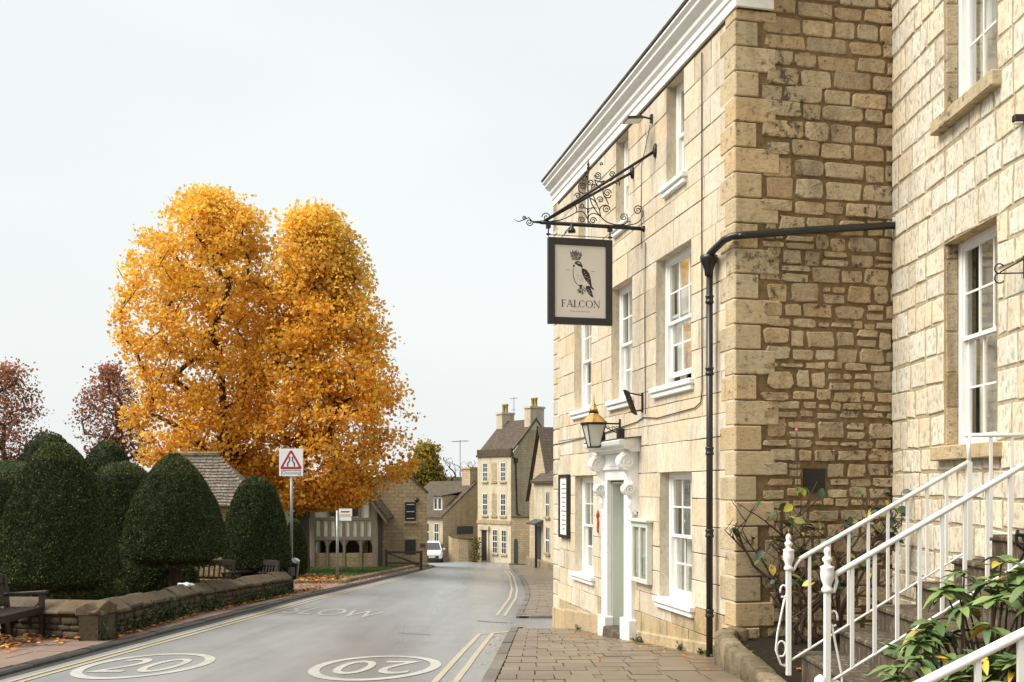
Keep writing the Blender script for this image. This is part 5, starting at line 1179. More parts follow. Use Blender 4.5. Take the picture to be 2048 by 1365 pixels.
def env_tree(name, label, cat, y0, prof, trunk, K, per, sig, size, m, r0, wood='bark', depth=.85, shell=.45, group=None, limbs_extra=0, f=1991):
    """prof: crown outline as rows of height, x min, x max in metres; depth follows the width"""
    zs = np.array([p[0] for p in prof]); a = np.array([p[1] for p in prof]); b = np.array([p[2] for p in prof]); o = np.argsort(zs); zs, a, b = zs[o], a[o], b[o]
    bx = trunk[0]; t = thing(name, label, cat, (bx[0], bx[1], bx[2]), group=group)
    def inside(C, k=1.0):
        lo, hi = np.interp(C[:, 2], zs, a), np.interp(C[:, 2], zs, b); c = (lo+hi)/2; rx = (hi-lo)/2*k; ry = rx.clip(.6)*depth
        return (((C[:, 0]-c)/rx.clip(.05))**2+((C[:, 1]-y0)/ry)**2 < 1)&(C[:, 2] > zs[0])&(C[:, 2] < zs[-1]+.05)
    cent = []
    while len(cent) < K:
        z = npr.uniform(zs[0], zs[-1]); lo, hi = np.interp(z, zs, a), np.interp(z, zs, b); th = npr.uniform(0, 6.283); q = npr.uniform(0, 1)**shell*(.90+.42*mnoise.noise(Vector((math.cos(th)*1.6+bx[0], math.sin(th)*1.6, z*.42))))
        cent.append(((lo+hi)/2+(hi-lo)/2*q*1.0*math.cos(th), y0+(hi-lo)/2*depth*q*1.0*math.sin(th), z))
    cv = [Vector(c) for c in cent]
    grow(t, trunk, cv, r0, wood)
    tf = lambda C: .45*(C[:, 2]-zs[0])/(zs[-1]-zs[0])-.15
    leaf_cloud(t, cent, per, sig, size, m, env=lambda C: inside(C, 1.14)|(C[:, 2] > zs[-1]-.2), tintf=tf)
    fr_ = []
    while len(fr_) < K:                                          # loose sprays at the outside of the crown
        z = npr.uniform(zs[0], zs[-1]); lo, hi = np.interp(z, zs, a), np.interp(z, zs, b); th = npr.uniform(0, 6.283); q = npr.uniform(.84, 1.06)
        fr_.append(((lo+hi)/2+(hi-lo)/2*q*math.cos(th), y0+(hi-lo)/2*depth*q*math.sin(th), z+npr.uniform(-.1, .3)))
    leaf_cloud(t, fr_, max(5, per//9), sig*.55, size*.9, m, tintf=tf, name='outer_sprays')
    return t
YG = 38.5
gl = [(12.86, -12.28, -11.5), (12.49, -12.95, -10.19), (12.01, -13.4, -9.34), (10.66, -14.5, -9.07), (9.62, -14.87, -8.81), (8.08, -15.1, -8.68), (6.14, -14.75, -8.6), (4.02, -14.79, -8.41), (2.86, -14.73, -8.33), (1.6, -13.63, -8.14), (0.92, -12.47, -8.14)]
gr = [(12.05, -8.35, -7.26), (11.75, -8.73, -6.4), (11.12, -8.86, -5.83), (9.5, -9.51, -5.26), (8.01, -9.55, -4.57), (6.11, -9.75, -4.31), (4.02, -10.09, -3.74), (2.77, -10.09, -3.55), (1.83, -9.33, -4.26), (1.16, -8.95, -5.4), (0.74, -8.38, -6.35)]
g0 = hgt(-11, YG)
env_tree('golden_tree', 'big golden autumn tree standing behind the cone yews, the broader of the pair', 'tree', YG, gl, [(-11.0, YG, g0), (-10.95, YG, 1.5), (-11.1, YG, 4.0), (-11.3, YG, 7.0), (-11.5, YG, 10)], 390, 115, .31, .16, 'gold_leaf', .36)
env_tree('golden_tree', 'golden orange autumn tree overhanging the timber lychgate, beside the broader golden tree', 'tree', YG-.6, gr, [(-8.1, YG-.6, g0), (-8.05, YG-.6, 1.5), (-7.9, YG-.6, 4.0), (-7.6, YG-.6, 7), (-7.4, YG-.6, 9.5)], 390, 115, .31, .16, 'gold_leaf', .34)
YR = 70
r1 = [(9.98, -35.83, -34.95), (9.21, -37.76, -34.07), (7.8, -39.17, -33.37), (6.04, -39.87, -32.91), (4.29, -39.87, -32.63), (3.23, -39.17, -33.19)]
env_tree('copper_tree', 'russet copper beech with thin leaves at the edge of the churchyard', 'tree', YR, r1, [(-36, YR, hgt(-36, YR)), (-36, YR, 0), (-35.8, YR, 3), (-35.6, YR, 6)], 210, 30, .5, .21, 'russet_leaf', .3, shell=.5)
r2 = [(10.22, -29.26, -28.53), (9.42, -30.34, -27.56), (7.98, -31.24, -26.72), (6.17, -31.61, -26.18), (4.36, -30.7, -26.18), (3.28, -30.16, -26.54)]
env_tree('copper_tree', 'russet copper beech partly hidden behind the broader golden tree', 'tree', YR+2, r2, [(-28.4, YR+2, hgt(-28, YR)), (-28.4, YR+2, 0), (-28.4, YR+2, 4), (-28.6, YR+2, 7)], 170, 30, .45, .21, 'russet_leaf', .3, shell=.5)
og = [(5.32, -8.54, -7.73), (4.75, -9.16, -7.25), (3.56, -9.97, -6.73), (2.46, -10.45, -6.39), (1.65, -10.69, -6.39), (0.93, -10.69, -6.63)]
env_tree('olive_tree', 'yellow-green tree beyond the stone cottage roof', 'tree', 95, og, [(-8.3, 95, hgt(-8, 95)), (-8.3, 95, -1), (-8.3, 95, 2.5)], 80, 90, .5, .3, 'olive_leaf', .25)
def bare(label, x, y, zt, wd):
    t = thing('bare_tree', label, 'tree', (x, y, hgt(x, y))); tg = []
    for k in range(150):
        z = rnd.uniform(.2, zt); q = rnd.random()**.5; a = rnd.uniform(0, 6.28); r_ = wd*math.sqrt(max(.05, 1-(max(0, z-zt*.4)/(zt*.62))**2))
        tg.append(Vector((x+r_*q*math.cos(a), y+r_*q*math.sin(a), z)))
    grow(t, [(x, y, hgt(x, y)), (x, y, -2), (x+.1, y, 1)], tg, .25, 'twig', .022, 'branches')
bare('bare grey tree showing above the dormer roof', -7.8, 118, 5.2, 2.1); bare('bare grey tree next to the far chimney stack', -5.2, 122, 5.0, 2.2)
hill = MB(); hx = np.linspace(-120, 160, 40); hill.add([(x, 300, -7) for x in hx]+[(x, 330, 4+3*math.sin(x*.03)+1.2*math.sin(x*.11)) for x in hx]+[(x, 420, 6) for x in hx], [(i, i+1, 41+i, 40+i) for i in range(39)]+[(40+i, 41+i, 81+i, 80+i) for i in range(39)])
struct(hill.build('hills', MAT['ground_soil'], smooth=True))
# ------------------------------------------------------------------ signs, bin, bus stop
G28 = hgt(-6.2, 28)+.05
ws_ = thing('warning_sign', 'grey pole with square white sign showing a red road-narrows triangle and the word Oncoming', 'road sign', (-6.2, 28, G28))
MB().tube([(0, 0, -.1), (0, 0, 2.70-G28)], .038, 10).build('pole', MAT['grey_metal'], ws_, smooth=True)
ZB = 1.96-G28
MB().box(-.335, .335, -.065, -.050, ZB, ZB+.77).build('board', MAT['sign_white'], ws_, bevel=.004)
MB().box(-.05, .05, -.05, .045, ZB+.15, ZB+.2).box(-.05, .05, -.05, .045, ZB+.6, ZB+.65).build('clamp', MAT['grey_metal'], ws_)
def flat(name, polys, m, par, dy, f=lambda a, b: (a, b)):
    mb = MB()
    for q in polys: mb.add([(f(a, b)[0], dy, f(a, b)[1]) for a, b in q], [tuple(range(len(q)))])
    return mb.build(name, m, par)
def tri(cx, cz, s, r=.045):
    P_ = []; vs = [(cx-s/2, cz), (cx+s/2, cz), (cx, cz+s*.88)]; g = Vector((cx, cz+s*.3))
    for i, v_ in enumerate(vs):
        v_ = Vector(v_); d = (g-v_).normalized(); c = v_+d*r*2; a0 = math.atan2(-d.y, -d.x)
        for k in range(-3, 4): P_.append((c.x+r*math.cos(a0+k*.34), c.y+r*math.sin(a0+k*.34)))
    return P_
tz = ZB+.19
flat('triangle', [tri(0, tz, .66)], MAT['sign_red'], ws_, -.0665); flat('triangle_field', [tri(0, tz+.072, .44, .015)], MAT['sign_white'], ws_, -.0675)
for s_ in (-1, 1):
    pa = [(.115, .08), (.115, .17), (.062, .25), (.062, .36)]; pb = [(.072, .08), (.072, .16), (.02, .24), (.02, .36)]
    flat('road_symbol', [[(s_*pa[i][0], tz+pa[i][1]), (s_*pb[i][0], tz+pb[i][1]), (s_*pb[i+1][0], tz+pb[i+1][1]), (s_*pa[i+1][0], tz+pa[i+1][1])] for i in range(3)], MAT['sign_grey'], ws_, -.0685)
bz = ZB+.02; x0, x1, y0, y1 = -.27, .27, bz-.015, bz+.145
flat('plate_border', [[(x0, y1-.018), (x1, y1-.018), (x1, y1), (x0, y1)], [(x0, y0), (x0+.016, y0), (x0+.016, y1), (x0, y1)], [(x1-.016, y0), (x1, y0), (x1, y1), (x1-.016, y1)]], MAT['sign_grey'], ws_, -.0668)
V, F = text_mesh('Oncoming', 1, .0); mn, mxx = V.min(0), V.max(0); V = (V-(mn+mxx)/2)/(mxx-mn+1e-9)
MB().add([(a*.48, -.067, bz+.06+b*.115) for a, b, _ in V], F).build('lettering', MAT['sign_grey'], ws_)
lb = thing('litter_bin', 'black litter bin on a post with a white bag bulging out, behind the wall end', 'litter bin', (-6.12, 27.75, hgt(-6.1, 27.7)+.05))
zb_ = .30
MB().tube([(0, 0, -.1), (0, 0, .4)], .035, 8).build('post', MAT['black_paint'], lb)
MB().hexa([(-.13, -.12, zb_), (.13, -.12, zb_), (.13, .12, zb_), (-.13, .12, zb_)], [(-.175, -.15, zb_+.46), (.175, -.15, zb_+.46), (.175, .15, zb_+.46), (-.175, .15, zb_+.46)]).build('bucket', MAT['black_paint'], lb, bevel=.02)
MB().box(-.10, .10, -.15, -.143, zb_+.12, zb_+.36).build('notice', MAT['grey_metal'], lb)
bm = bmesh.new(); bmesh.ops.create_icosphere(bm, subdivisions=3, radius=1)
for v_ in bm.verts:
    k = 1+.22*math.sin(8*v_.co.x+5*v_.co.z)+.15*math.sin(13*v_.co.y+6*v_.co.x); v_.co = Vector((v_.co.x*.17*k, v_.co.y*.14*k, zb_+.50+v_.co.z*.09*k))
me = bpy.data.meshes.new('liner'); bm.to_mesh(me); bm.free(); me.shade_smooth(); me.materials.append(MAT['plastic_bag']); _link(bpy.data.objects.new('bag_liner', me), lb)
gb_ = hgt(-5.63, 32.1)+.08
bs = thing('bus_stop', 'bus stop pole with a white and yellow flag at the lawn edge', 'bus stop', (-5.63, 32.1, gb_))
MB().tube([(0, 0, -.1), (0, 0, .90-gb_)], .045, 10).build('pole', MAT['grey_metal'], bs, smooth=True)
q = MB().box(.05, .47, -.02, .02, .71-gb_, .96-gb_).build('flag', MAT['sign_white'], bs)
MB().box(.09, .43, -.023, -.021, .735-gb_, .78-gb_).build('yellow_band', MAT['sign_yellow'], q); MB().box(.12, .40, -.023, -.021, .84-gb_, .88-gb_).build('route_panel', MAT['sign_grey'], q)
MB().box(.06, .45, -.015, .015, .57-gb_, .70-gb_).build('timetable', MAT['sign_white'], bs)

# ------------------------------------------------------------------ timber lychgate (x 600..775 in the view, 45 m away)
YL = 45.0; gL = hgt(-7.5, YL)+.08
lg_ = thing('lychgate', 'timber-framed lychgate with white plaster panels, carved oak arches and stone base under the golden tree', 'lychgate', (-7.6, YL, gL))
X0, X1, D = -9.10, -6.08, 3.0; Z = lambda q: q     # world heights
oak = MAT['grey_oak']
def lb_(name, x0, x1, z0, z1, m=oak, y0=YL-.06, y1=YL+.14, bevel=.012): return MB().box(x0, x1, y0, y1, z0, z1).build(name, m, lg_, ws=True, bevel=bevel)
posts = [X0, X0+.76, X0+1.52, X0+2.28]
for x in (X0-.02, X1-.22): lb_('corner_post', x, x+.22, gL-.1, 1.2, y0=YL-.08, y1=YL+.16)
for x in posts[1:]: lb_('post', x-.055, x+.055, gL-.05, -.75)
lb_('tie_beam', X0+.2, X1-.22, -.75, -.57); lb_('wall_plate', X0+.2, X1-.22, .14, .28)
for i in range(4):
    a, b = (X0+.2 if i == 0 else posts[i]+.055), (posts[i+1]-.055 if i < 3 else X1-.22)
    MB().box(a, b, YL-.02, YL+.16, gL-.15, -1.33).build('stone_panel', MAT['cottage_stone'], lg_, ws=True, bevel=.02)
    w2 = (b-a)
    for sd in (0, 1):
        xs = a if sd == 0 else b; s_ = 1 if sd == 0 else -1
        MB().prism([(xs, -.75), (xs+s_*w2*.36, -.75), (xs+s_*w2*.22, -.79), (xs+s_*w2*.11, -.87), (xs+s_*.03, -.98), (xs, -.98)], YL-.03, YL+.07, lambda p, d, r: (p, d, r)).build('arch_brace', oak, lg_, ws=True)
n = 8; wp = (X1-.22-X0-.2)/n
for i in range(n):
    x = X0+.2+i*wp; MB().box(x+wp*.22, x+wp*.78, YL-.01, YL+.05, -.57, .14).build('plaster_panel', MAT['white_paint'], lg_, ws=True); 
    if i: lb_('stud', x-wp*.22, x+wp*.22, -.57, .14)
    else: lb_('stud', x, x+wp*.22, -.57, .14)
lb_('stud', X1-.22-wp*.22, X1-.22, -.57, .14)
# upper gable with dark window openings
MB().prism([(X0, .28), (X1, .28), (X1-.1, .6), (-7.59, 2.75), (X0+.1, .6)], YL+.02, YL+.08, lambda p, d, r: (p, d, r)).build('gable_panel', MAT['white_paint'], lg_, ws=True)
for x in (-8.25, -7.9, -7.55, -7.2): MB().box(x, x+.27, YL+.0, YL+.03, .34, 1.1).build('window_opening', MAT['room_dark'], lg_, ws=True)
for x in (-8.3, -7.95, -7.6, -7.25, -6.9, -6.45): lb_('gable_stud', x-.03, x+.06, .28, 1.2)
for s_, xe in ((1, X1+.45), (-1, X0-.45)):
    xa = -7.59; za, ze = 2.9, .12
    MB().hexa([(xa, YL-.45, za-.26), (xe, YL-.45, ze-.1), (xe, YL-.30, ze-.1), (xa, YL-.30, za-.26)], [(xa, YL-.45, za-.0), (xe, YL-.45, ze+.1), (xe, YL-.30, ze+.1), (xa, YL-.30, za-.0)]).build('bargeboard', oak, lg_, ws=True)
    MB().hexa([(xa, YL-.5, za), (xe+s_*.05, YL-.5, ze+.08), (xe+s_*.05, YL+D, ze+.08), (xa, YL+D, za)], [(xa, YL-.5, za+.1), (xe+s_*.08, YL-.5, ze+.17), (xe+s_*.08, YL+D, ze+.17), (xa, YL+D, za+.1)]).build('roof', MAT['roof_tile'], lg_, ws=True)
MB().box(X0, X1, YL+D-.15, YL+D, gL-.2, .5).box(X0, X0+.12, YL+1.6, YL+D, gL-.2, .5).box(X1-.12, X1, YL+.2, YL+D, gL-.2, .5).build('rear_walls', MAT['room_dark'], lg_, ws=True)
MB().box(-7.05, -6.65, YL+.9, YL+1.3, gL-.1, -.4).build('inner_pier', MAT['cottage_stone'], lg_, ws=True)
# side porch with arch at the left of the lychgate
for x in (-9.62, -9.22): MB().box(x, x+.11, YL-.6, YL-.45, -1.55, -.2).build('porch_post', oak, lg_, ws=True)
MB().prism([(-9.62, -.2), (-9.11, -.2), (-9.11, .42), (-9.62, .42)], YL-.55, YL-.45, lambda p, d, r: (p, d, r)).build('porch_panel', MAT['white_paint'], lg_, ws=True)
for x in (-9.63, -9.42, -9.22): MB().box(x, x+.09, YL-.58, YL-.54, -.2, .42).build('porch_stud', oak, lg_, ws=True)
MB().box(-9.75, -9.05, YL-1.0, YL-.3, gL-.1, -1.52).build('mounting_stone', MAT['mossstone'], lg_, ws=True, bevel=.04)
# tiled hut roof behind the yews
hu = thing('tiled_hut', 'small stone hut with a steep stone-tiled hipped roof rising behind the cone yews', 'hut', (-10.3, 33.3, hgt(-10, 33)))
zr, ze = 2.74, 1.04; rx0, rx1 = -11.2, -9.85; ex0, ex1 = -12.6, -8.15; yr, ye, yb = 33.3, 32.0, 34.6
MB().box(ex0+.3, ex1-.3, ye+.3, yb-.3, hgt(-10, 33)-.2, ze).build('wall', MAT['cottage_stone'], hu, ws=True)
roof = MB().add([(ex0, ye, ze), (ex1, ye, ze), (ex1, yb, ze), (ex0, yb, ze), (rx0, yr, zr), (rx1, yr, zr)], [(0, 1, 5, 4), (1, 2, 5), (2, 3, 4, 5), (3, 0, 4)]).build('roof', MAT['roof_tile_pale'], hu, ws=True)
tb = MB(); rows_ = 17
for r_i in range(rows_):
    f0, f1 = r_i/rows_, (r_i+1.25)/rows_; xa, xb = ex0+(rx0-ex0)*f0, ex1+(rx1-ex1)*f0; y0, z0 = ye+(yr-ye)*f0, ze+(zr-ze)*f0; y1, z1 = ye+(yr-ye)*f1, ze+(zr-ze)*f1; x = xa+rnd.uniform(-.1, 0)
    while x < xb:
        wd = rnd.uniform(.13, .24); k = rnd.uniform(.03, .06); tb.hexa([(x, y0-.02, z0+.0), (min(x+wd, xb)-.008, y0-.02, z0), (min(x+wd, xb)-.008, y1, z1), (x, y1, z1)], [(x, y0-.03, z0+k), (min(x+wd, xb)-.008, y0-.03, z0+k+.005), (min(x+wd, xb)-.008, y1, z1+.012), (x, y1, z1+.012)]); x += wd
tag(tb.build('roof_tiles', MAT['roof_tile_pale'], hu, ws=True), kind='stuff')
MB().box(rx0-.05, rx1+.08, yr-.12, yr+.12, zr-.06, zr+.1).build('ridge', MAT['mossstone'], hu, ws=True, bevel=.04)

# ------------------------------------------------------------------ far buildings
def fwin(parent, x0, x1, z0, z1, nx=2, nz=4, depth=.12, glass='far_glass', y=0, sill=True):
    """window in a wall at local y = y facing -y"""
    MB().box(x0-.02, x1+.02, y-.012, y+.02, z0-.02, z1+.02).build('window_reveal', MAT['cottage_stone'], parent)
    fr = MB(); t_ = .045
    fr.box(x0, x0+t_, y-.035, y-.012, z0, z1).box(x1-t_, x1, y-.035, y-.012, z0, z1).box(x0+t_, x1-t_, y-.035, y-.012, z1-t_, z1).box(x0+t_, x1-t_, y-.035, y-.012, z0, z0+t_)
    for i in range(1, nx): x = x0+(x1-x0)*i/nx; fr.box(x-.015, x+.015, y-.033, y-.014, z0+t_, z1-t_)
    for i in range(1, nz): z = z0+(z1-z0)*i/nz; fr.box(x0+t_, x1-t_, y-.031, y-.016, z-(.03 if i*2 == nz else .013), z+(.03 if i*2 == nz else .013))
    w_ = fr.build('window', MAT['white_paint'], parent)
    MB().box(x0+t_, x1-t_, y-.022, y-.018, z0+t_, z1-t_).build('pane', MAT[glass], w_)
    if sill: MB().box(x0-.1, x1+.1, y-.12, y, z0-.13, z0-.02).build('sill', MAT['cottage_stone'], w_)
def chimney(parent, x, y, z0, z1, w_, d_, m, pots):
    c = MB().box(x-w_/2, x+w_/2, y-d_/2, y+d_/2, z0, z1).box(x-w_/2-.08, x+w_/2+.08, y-d_/2-.08, y+d_/2+.08, z1-.18, z1-.02).build('chimney', m, parent)
    for i in range(pots):
        px = x-w_/2+w_*(i+.5)/pots; MB().lathe([(.15, 0), (.13, .1), (.12, .55), (.16, .6), (.16, .72), (.12, .75)], (px, y, z1-.02), 8).build('chimney_pot', MAT['chimney_clay'], c, smooth=True)
plain('chimney_clay', (.36, .25, .09), .85, 0, .2, .35, 5)
# stone cottage by the gate (gable to the road)
gC = hgt(-5, 47); sc_h = thing('stone_cottage', 'small stone cottage gable with a black louvred window beside the lychgate', 'cottage', (-4.0, 47, gC), 6)
Wc = 3.0; ap = (-1.25, 2.45-gC)
MB().prism([(-Wc, -.3), (0, -.3), (0, 1.41-gC), (-.82, 2.26-gC), (-1.45, 2.62-gC), (-Wc, 1.2-gC)], 0, 4.5, lambda a, d, b: (a, d, b)).build('wall', MAT['cottage_stone'], sc_h)
for (xa, za, xb, zb2) in ((.07, 1.34-gC, -1.45, 2.68-gC), (-Wc-.1, 1.1-gC, -1.45, 2.68-gC)):
    MB().hexa([(xa, -.08, za), (xb, -.08, zb2), (xb, 4.6, zb2), (xa, 4.6, za)], [(xa, -.08, za+.09), (xb, -.08, zb2+.09), (xb, 4.6, zb2+.09), (xa, 4.6, za+.09)]).build('roof', MAT['roof_tile'], sc_h)
wv = MB().box(-1.04, -.54, -.03, .05, .07-gC, .94-gC).build('louvred_window', MAT['black_paint'], sc_h)
for i, z in enumerate((.18, .50, .84)): MB().box(-.97, -.60, -.036, -.03, z-gC-.014, z-gC+.014).build('louvre', MAT['sign_white'], wv)
MB().box(-1.12, -.46, -.07, .02, -.05-gC, .05-gC).build('sill', MAT['quoin'], sc_h); MB().box(-1.12, -.46, -.012, .02, .95-gC, 1.06-gC).box(-1.12, -.46, -.012, .02, -.81-gC, -.66-gC).build('lintel', MAT['quoin'], sc_h)
dw = MB().box(-1.03, -.54, -.03, .04, -1.5-gC, -.82-gC).build('lower_window', MAT['car_dark'], sc_h); MB().box(-1.0, -.57, -.036, -.03, -1.18-gC, -1.15-gC).build('glazing_bar', MAT['lead'], dw)
MB().lathe([(.02, .1), (.1, .08), (.13, 0), (.05, -.1), (.01, -.12)], (-.49, -.16, 1.05-gC), 10).build('wall_lamp', MAT['black_paint'], sc_h); MB().box(-.33, -.10, -.03, 0, -1.16-gC, -1.0-gC).build('name_plate', MAT['lead'], sc_h)
MB().box(-.6, .08, -.35, 0, -.2, .22).build('buttress', MAT['mossstone'], sc_h, bevel=.05)
fg = thing('field_gate', 'low weathered wooden barrier gate with a diagonal brace in front of the stone cottage', 'gate', (-5.6, 44.2, hgt(-5.6, 44.2)+.08), 0)
gz = hgt(-5.6, 44.2)+.08
for x in (-.05, 1.5): MB().box(x, x+.12, -.05, .05, -.1, .78 if x > 1 else .85).build('post', MAT['bark'], fg, bevel=.015)
MB().box(.07, 1.5, -.03, .03, .66, .75).build('top_rail', MAT['bark'], fg); MB().box(.07, 1.5, -.03, .03, .18, .26).build('lower_rail', MAT['bark'], fg)
MB().hexa([(.07, -.02, .64), (.16, -.02, .66), (1.5, -.02, .2), (1.45, -.02, .12)], [(.07, .02, .64), (.16, .02, .66), (1.5, .02, .2), (1.45, .02, .12)]).build('brace', MAT['bark'], fg)
# tall house with parapet
gB = hgt(0, 80); hB = thing('parapet_house', 'tall cream three-storey house with parapet, tiled roof and two chimney stacks at the bend', 'house', (-.08, 80, gB), -50)
Z0 = lambda z: z-gB
Wb, Db = 4.35, 5.4
MB().prism([(-.0, -.4), (Db, -.4), (Db, Z0(4.2)), (Db/2, Z0(7.1)), (0, Z0(4.2))], -.02, .0, lambda a, d, b: (d, a, b)).build('gable_wall', MAT['far_stone'], hB)
MB().box(-Wb, -.02, 0, Db, -.4, Z0(4.2)).build('front_wall', MAT['far_render'], hB)
MB().box(-Wb-.1, .08, -.13, .25, Z0(4.15), Z0(4.32)).box(-Wb-.05, .04, -.06, .2, Z0(4.32), Z0(4.78)).build('parapet', MAT['coping'], hB, bevel=.02)
MB().box(-Wb-.04, .04, -.09, .0, Z0(-1.35), Z0(-1.05)).build('string_course', MAT['cottage_stone'], hB)
MB().hexa([(-Wb, .2, Z0(4.6)), (.08, .2, Z0(4.6)), (.08, Db/2, Z0(7.15)), (-Wb, Db/2, Z0(7.15))], [(-Wb, .2, Z0(4.7)), (.08, .2, Z0(4.7)), (.08, Db/2, Z0(7.27)), (-Wb, Db/2, Z0(7.27))]).hexa([(-Wb, Db+.1, Z0(4.1)), (.08, Db+.1, Z0(4.1)), (.08, Db/2, Z0(7.15)), (-Wb, Db/2, Z0(7.15))], [(-Wb, Db+.1, Z0(4.2)), (.08, Db+.1, Z0(4.2)), (.08, Db/2, Z0(7.27)), (-Wb, Db/2, Z0(7.27))]).build('roof', MAT['roof_tile'], hB)
MB().hexa([(-.05, .2, Z0(4.6)), (.12, .2, Z0(4.6)), (.12, Db/2, Z0(7.2)), (-.05, Db/2, Z0(7.2))], [(-.05, .2, Z0(4.82)), (.12, .2, Z0(4.82)), (.12, Db/2, Z0(7.4)), (-.05, Db/2, Z0(7.4))]).build('verge_coping', MAT['coping'], hB)
for (zb3, zt3) in ((2.13, 3.66), (-.68, 1.13)):
    fwin(hB, -3.65, -3.0, Z0(zb3), Z0(zt3)); fwin(hB, -1.3, -.65, Z0(zb3), Z0(zt3)); MB().box(-2.45, -1.85, -.02, .02, Z0(zb3), Z0(zt3)).box(-2.55, -1.75, -.10, .02, Z0(zb3)-.13, Z0(zb3)-.02).build('blind_window', MAT['cottage_stone'], hB)
fwin(hB, -2.35, -1.7, Z0(-3.77), Z0(-1.81)); fwin(hB, -1.2, -.55, Z0(-3.77), Z0(-1.81))
MB().box(-3.7, -3.0, -.03, .02, 0, Z0(-1.9)).build('door', MAT['dark_wood'], hB); MB().box(-3.9, -3.7, -.12, .0, -.2, Z0(-1.9)).box(-3.0, -2.8, -.12, .0, -.2, Z0(-1.9)).box(-4.0, -2.7, -.2, .0, Z0(-1.9), Z0(-1.55)).build('doorcase', MAT['far_render'], hB, bevel=.02)
chimney(hB, -Wb+.35, Db/2, Z0(6.2), Z0(8.0), .75, 1.3, MAT['far_render'], 2); chimney(hB, -.35, Db/2+.1, Z0(6.3), Z0(8.3), .75, 1.5, MAT['far_render'], 2)
MB().tube([(-.1, -.02, Z0(4.1)), (.06, .35, Z0(4.0)), (.06, .45, Z0(3.7)), (.07, .6, Z0(-.5)), (.07, 1.6, Z0(-.9))], .06, 7).box(.02, .18, .3, .58, Z0(3.6), Z0(4.0)).build('drainpipe', MAT['black_paint'], hB)
MB().tube([(-3.2, Db/2+.3, Z0(6.8)), (-3.2, Db/2+.3, Z0(9.3))], .03, 5).box(-3.7, -2.7, Db/2+.28, Db/2+.32, Z0(9.15), Z0(9.2)).box(-3.5, -3.0, Db/2+.28, Db/2+.32, Z0(8.2), Z0(8.24)).build('aerial', MAT['grey_metal'], hB)
# yard wall with arched green door
gS = hgt(0, 77); yw = thing('yard_wall', 'stone yard wall with a narrow arched green door beside the parapet house', 'wall', (-.05, 77.5, gS), -8)
MB().box(0, 3.2, 0, .35, -.4, -.7-gS).build('wall', MAT['cottage_stone'], yw); MB().box(-.03, 3.2, -.05, .4, -.7-gS, -.58-gS).build('coping', MAT['coping'], yw)
MB().prism([(.2, 0), (.5, 0), (.5, 1.65), (.44, 1.85), (.35, 1.93), (.26, 1.85), (.2, 1.65)], -.03, .02, lambda a, d, b: (a, d, b)).build('door', MAT['door_green'] if 'door_green' in MAT else plain('door_green', (.03, .06, .045), .5), yw)
# house with dormers
gA = hgt(-5.85, 84); hA = thing('dormer_house', 'low stone house with mossy tiled roof, small dormer and gable sign board', 'house', (-5.85, 84, gA), -50)
Za = lambda z: z-gA; Wa, Da = 7.0, 7.3
MB().prism([(0, -.3), (Da, -.3), (Da, Za(-.8)), (Da/2, Za(2.05)), (0, Za(-.8))], -Wa, 0, lambda a, d, b: (d, a, b)).build('wall', MAT['far_stone'], hA)
for ya, yb_ in ((-.25, Da/2), (Da+.25, Da/2)):
    MB().hexa([(-Wa, ya, Za(-.98)), (.1, ya, Za(-.98)), (.1, yb_, Za(2.05)), (-Wa, yb_, Za(2.05))], [(-Wa, ya, Za(-.86)), (.1, ya, Za(-.86)), (.1, yb_, Za(2.2)), (-Wa, yb_, Za(2.2))]).build('roof', MAT['roof_tile'], hA)
dm = MB().prism([(.5, Za(-.35)), (3.0, Za(.95)), (.5, Za(.95))], -2.0, -.7, lambda a, d, b: (d, a, b)).build('dormer', MAT['far_stone'], hA)
MB().hexa([(-2.15, .3, Za(.85)), (-.55, .3, Za(.85)), (-.55, 3.4, Za(1.35)), (-2.15, 3.4, Za(1.35))], [(-2.15, .3, Za(.95)), (-.55, .3, Za(.95)), (-.55, 3.4, Za(1.45)), (-2.15, 3.4, Za(1.45))]).build('dormer_roof', MAT['roof_tile'], dm)
for x in (-1.9, -1.3): MB().box(x, x+.5, .46, .5, Za(-.3), Za(.8)).build('dormer_window', MAT['white_paint'], dm); 
for x in (-1.83, -1.23): MB().box(x, x+.36, .44, .46, Za(-.2), Za(.7)).build('dormer_pane', MAT['far_glass'], dm)
for x in (-1.2, -2.6, -4.2): fwin(hA, x, x+.7, Za(-3.0), Za(-1.4), 2, 2, y=-.002)
chimney(hA, -.9, Da/2, Za(1.6), Za(3.4), 1.2, 1.0, MAT['far_stone'], 0)
MB().box(.0, .06, 1.5, 3.2, Za(-2.35), Za(-1.7)).build('sign_board', MAT['lead'], hA)
MB().tube([(-2.4, Da/2, Za(2)), (-2.4, Da/2, Za(5.85))], .035, 5).box(-3.5, -1.3, Da/2-.02, Da/2+.02, Za(5.7), Za(5.75)).build('aerial', MAT['grey_metal'], hA)
for x in (-3.3, -3.0, -2.7, -2.1, -1.8, -1.5): MB().box(x-.012, x+.012, Da/2-.3, Da/2+.3, Za(5.7), Za(5.74)).build('aerial_element', MAT['grey_metal'], hA)
lw = thing('garden_wall', 'low curved stone garden wall in front of the dormer house gable', 'wall', (-4.2, 82, hgt(-4, 82)), 0); gw2 = hgt(-4, 82)
cur = [(-1.05, .4), (-.8, .0), (-.2, -.15), (.6, -.1), (1.25, .2)]
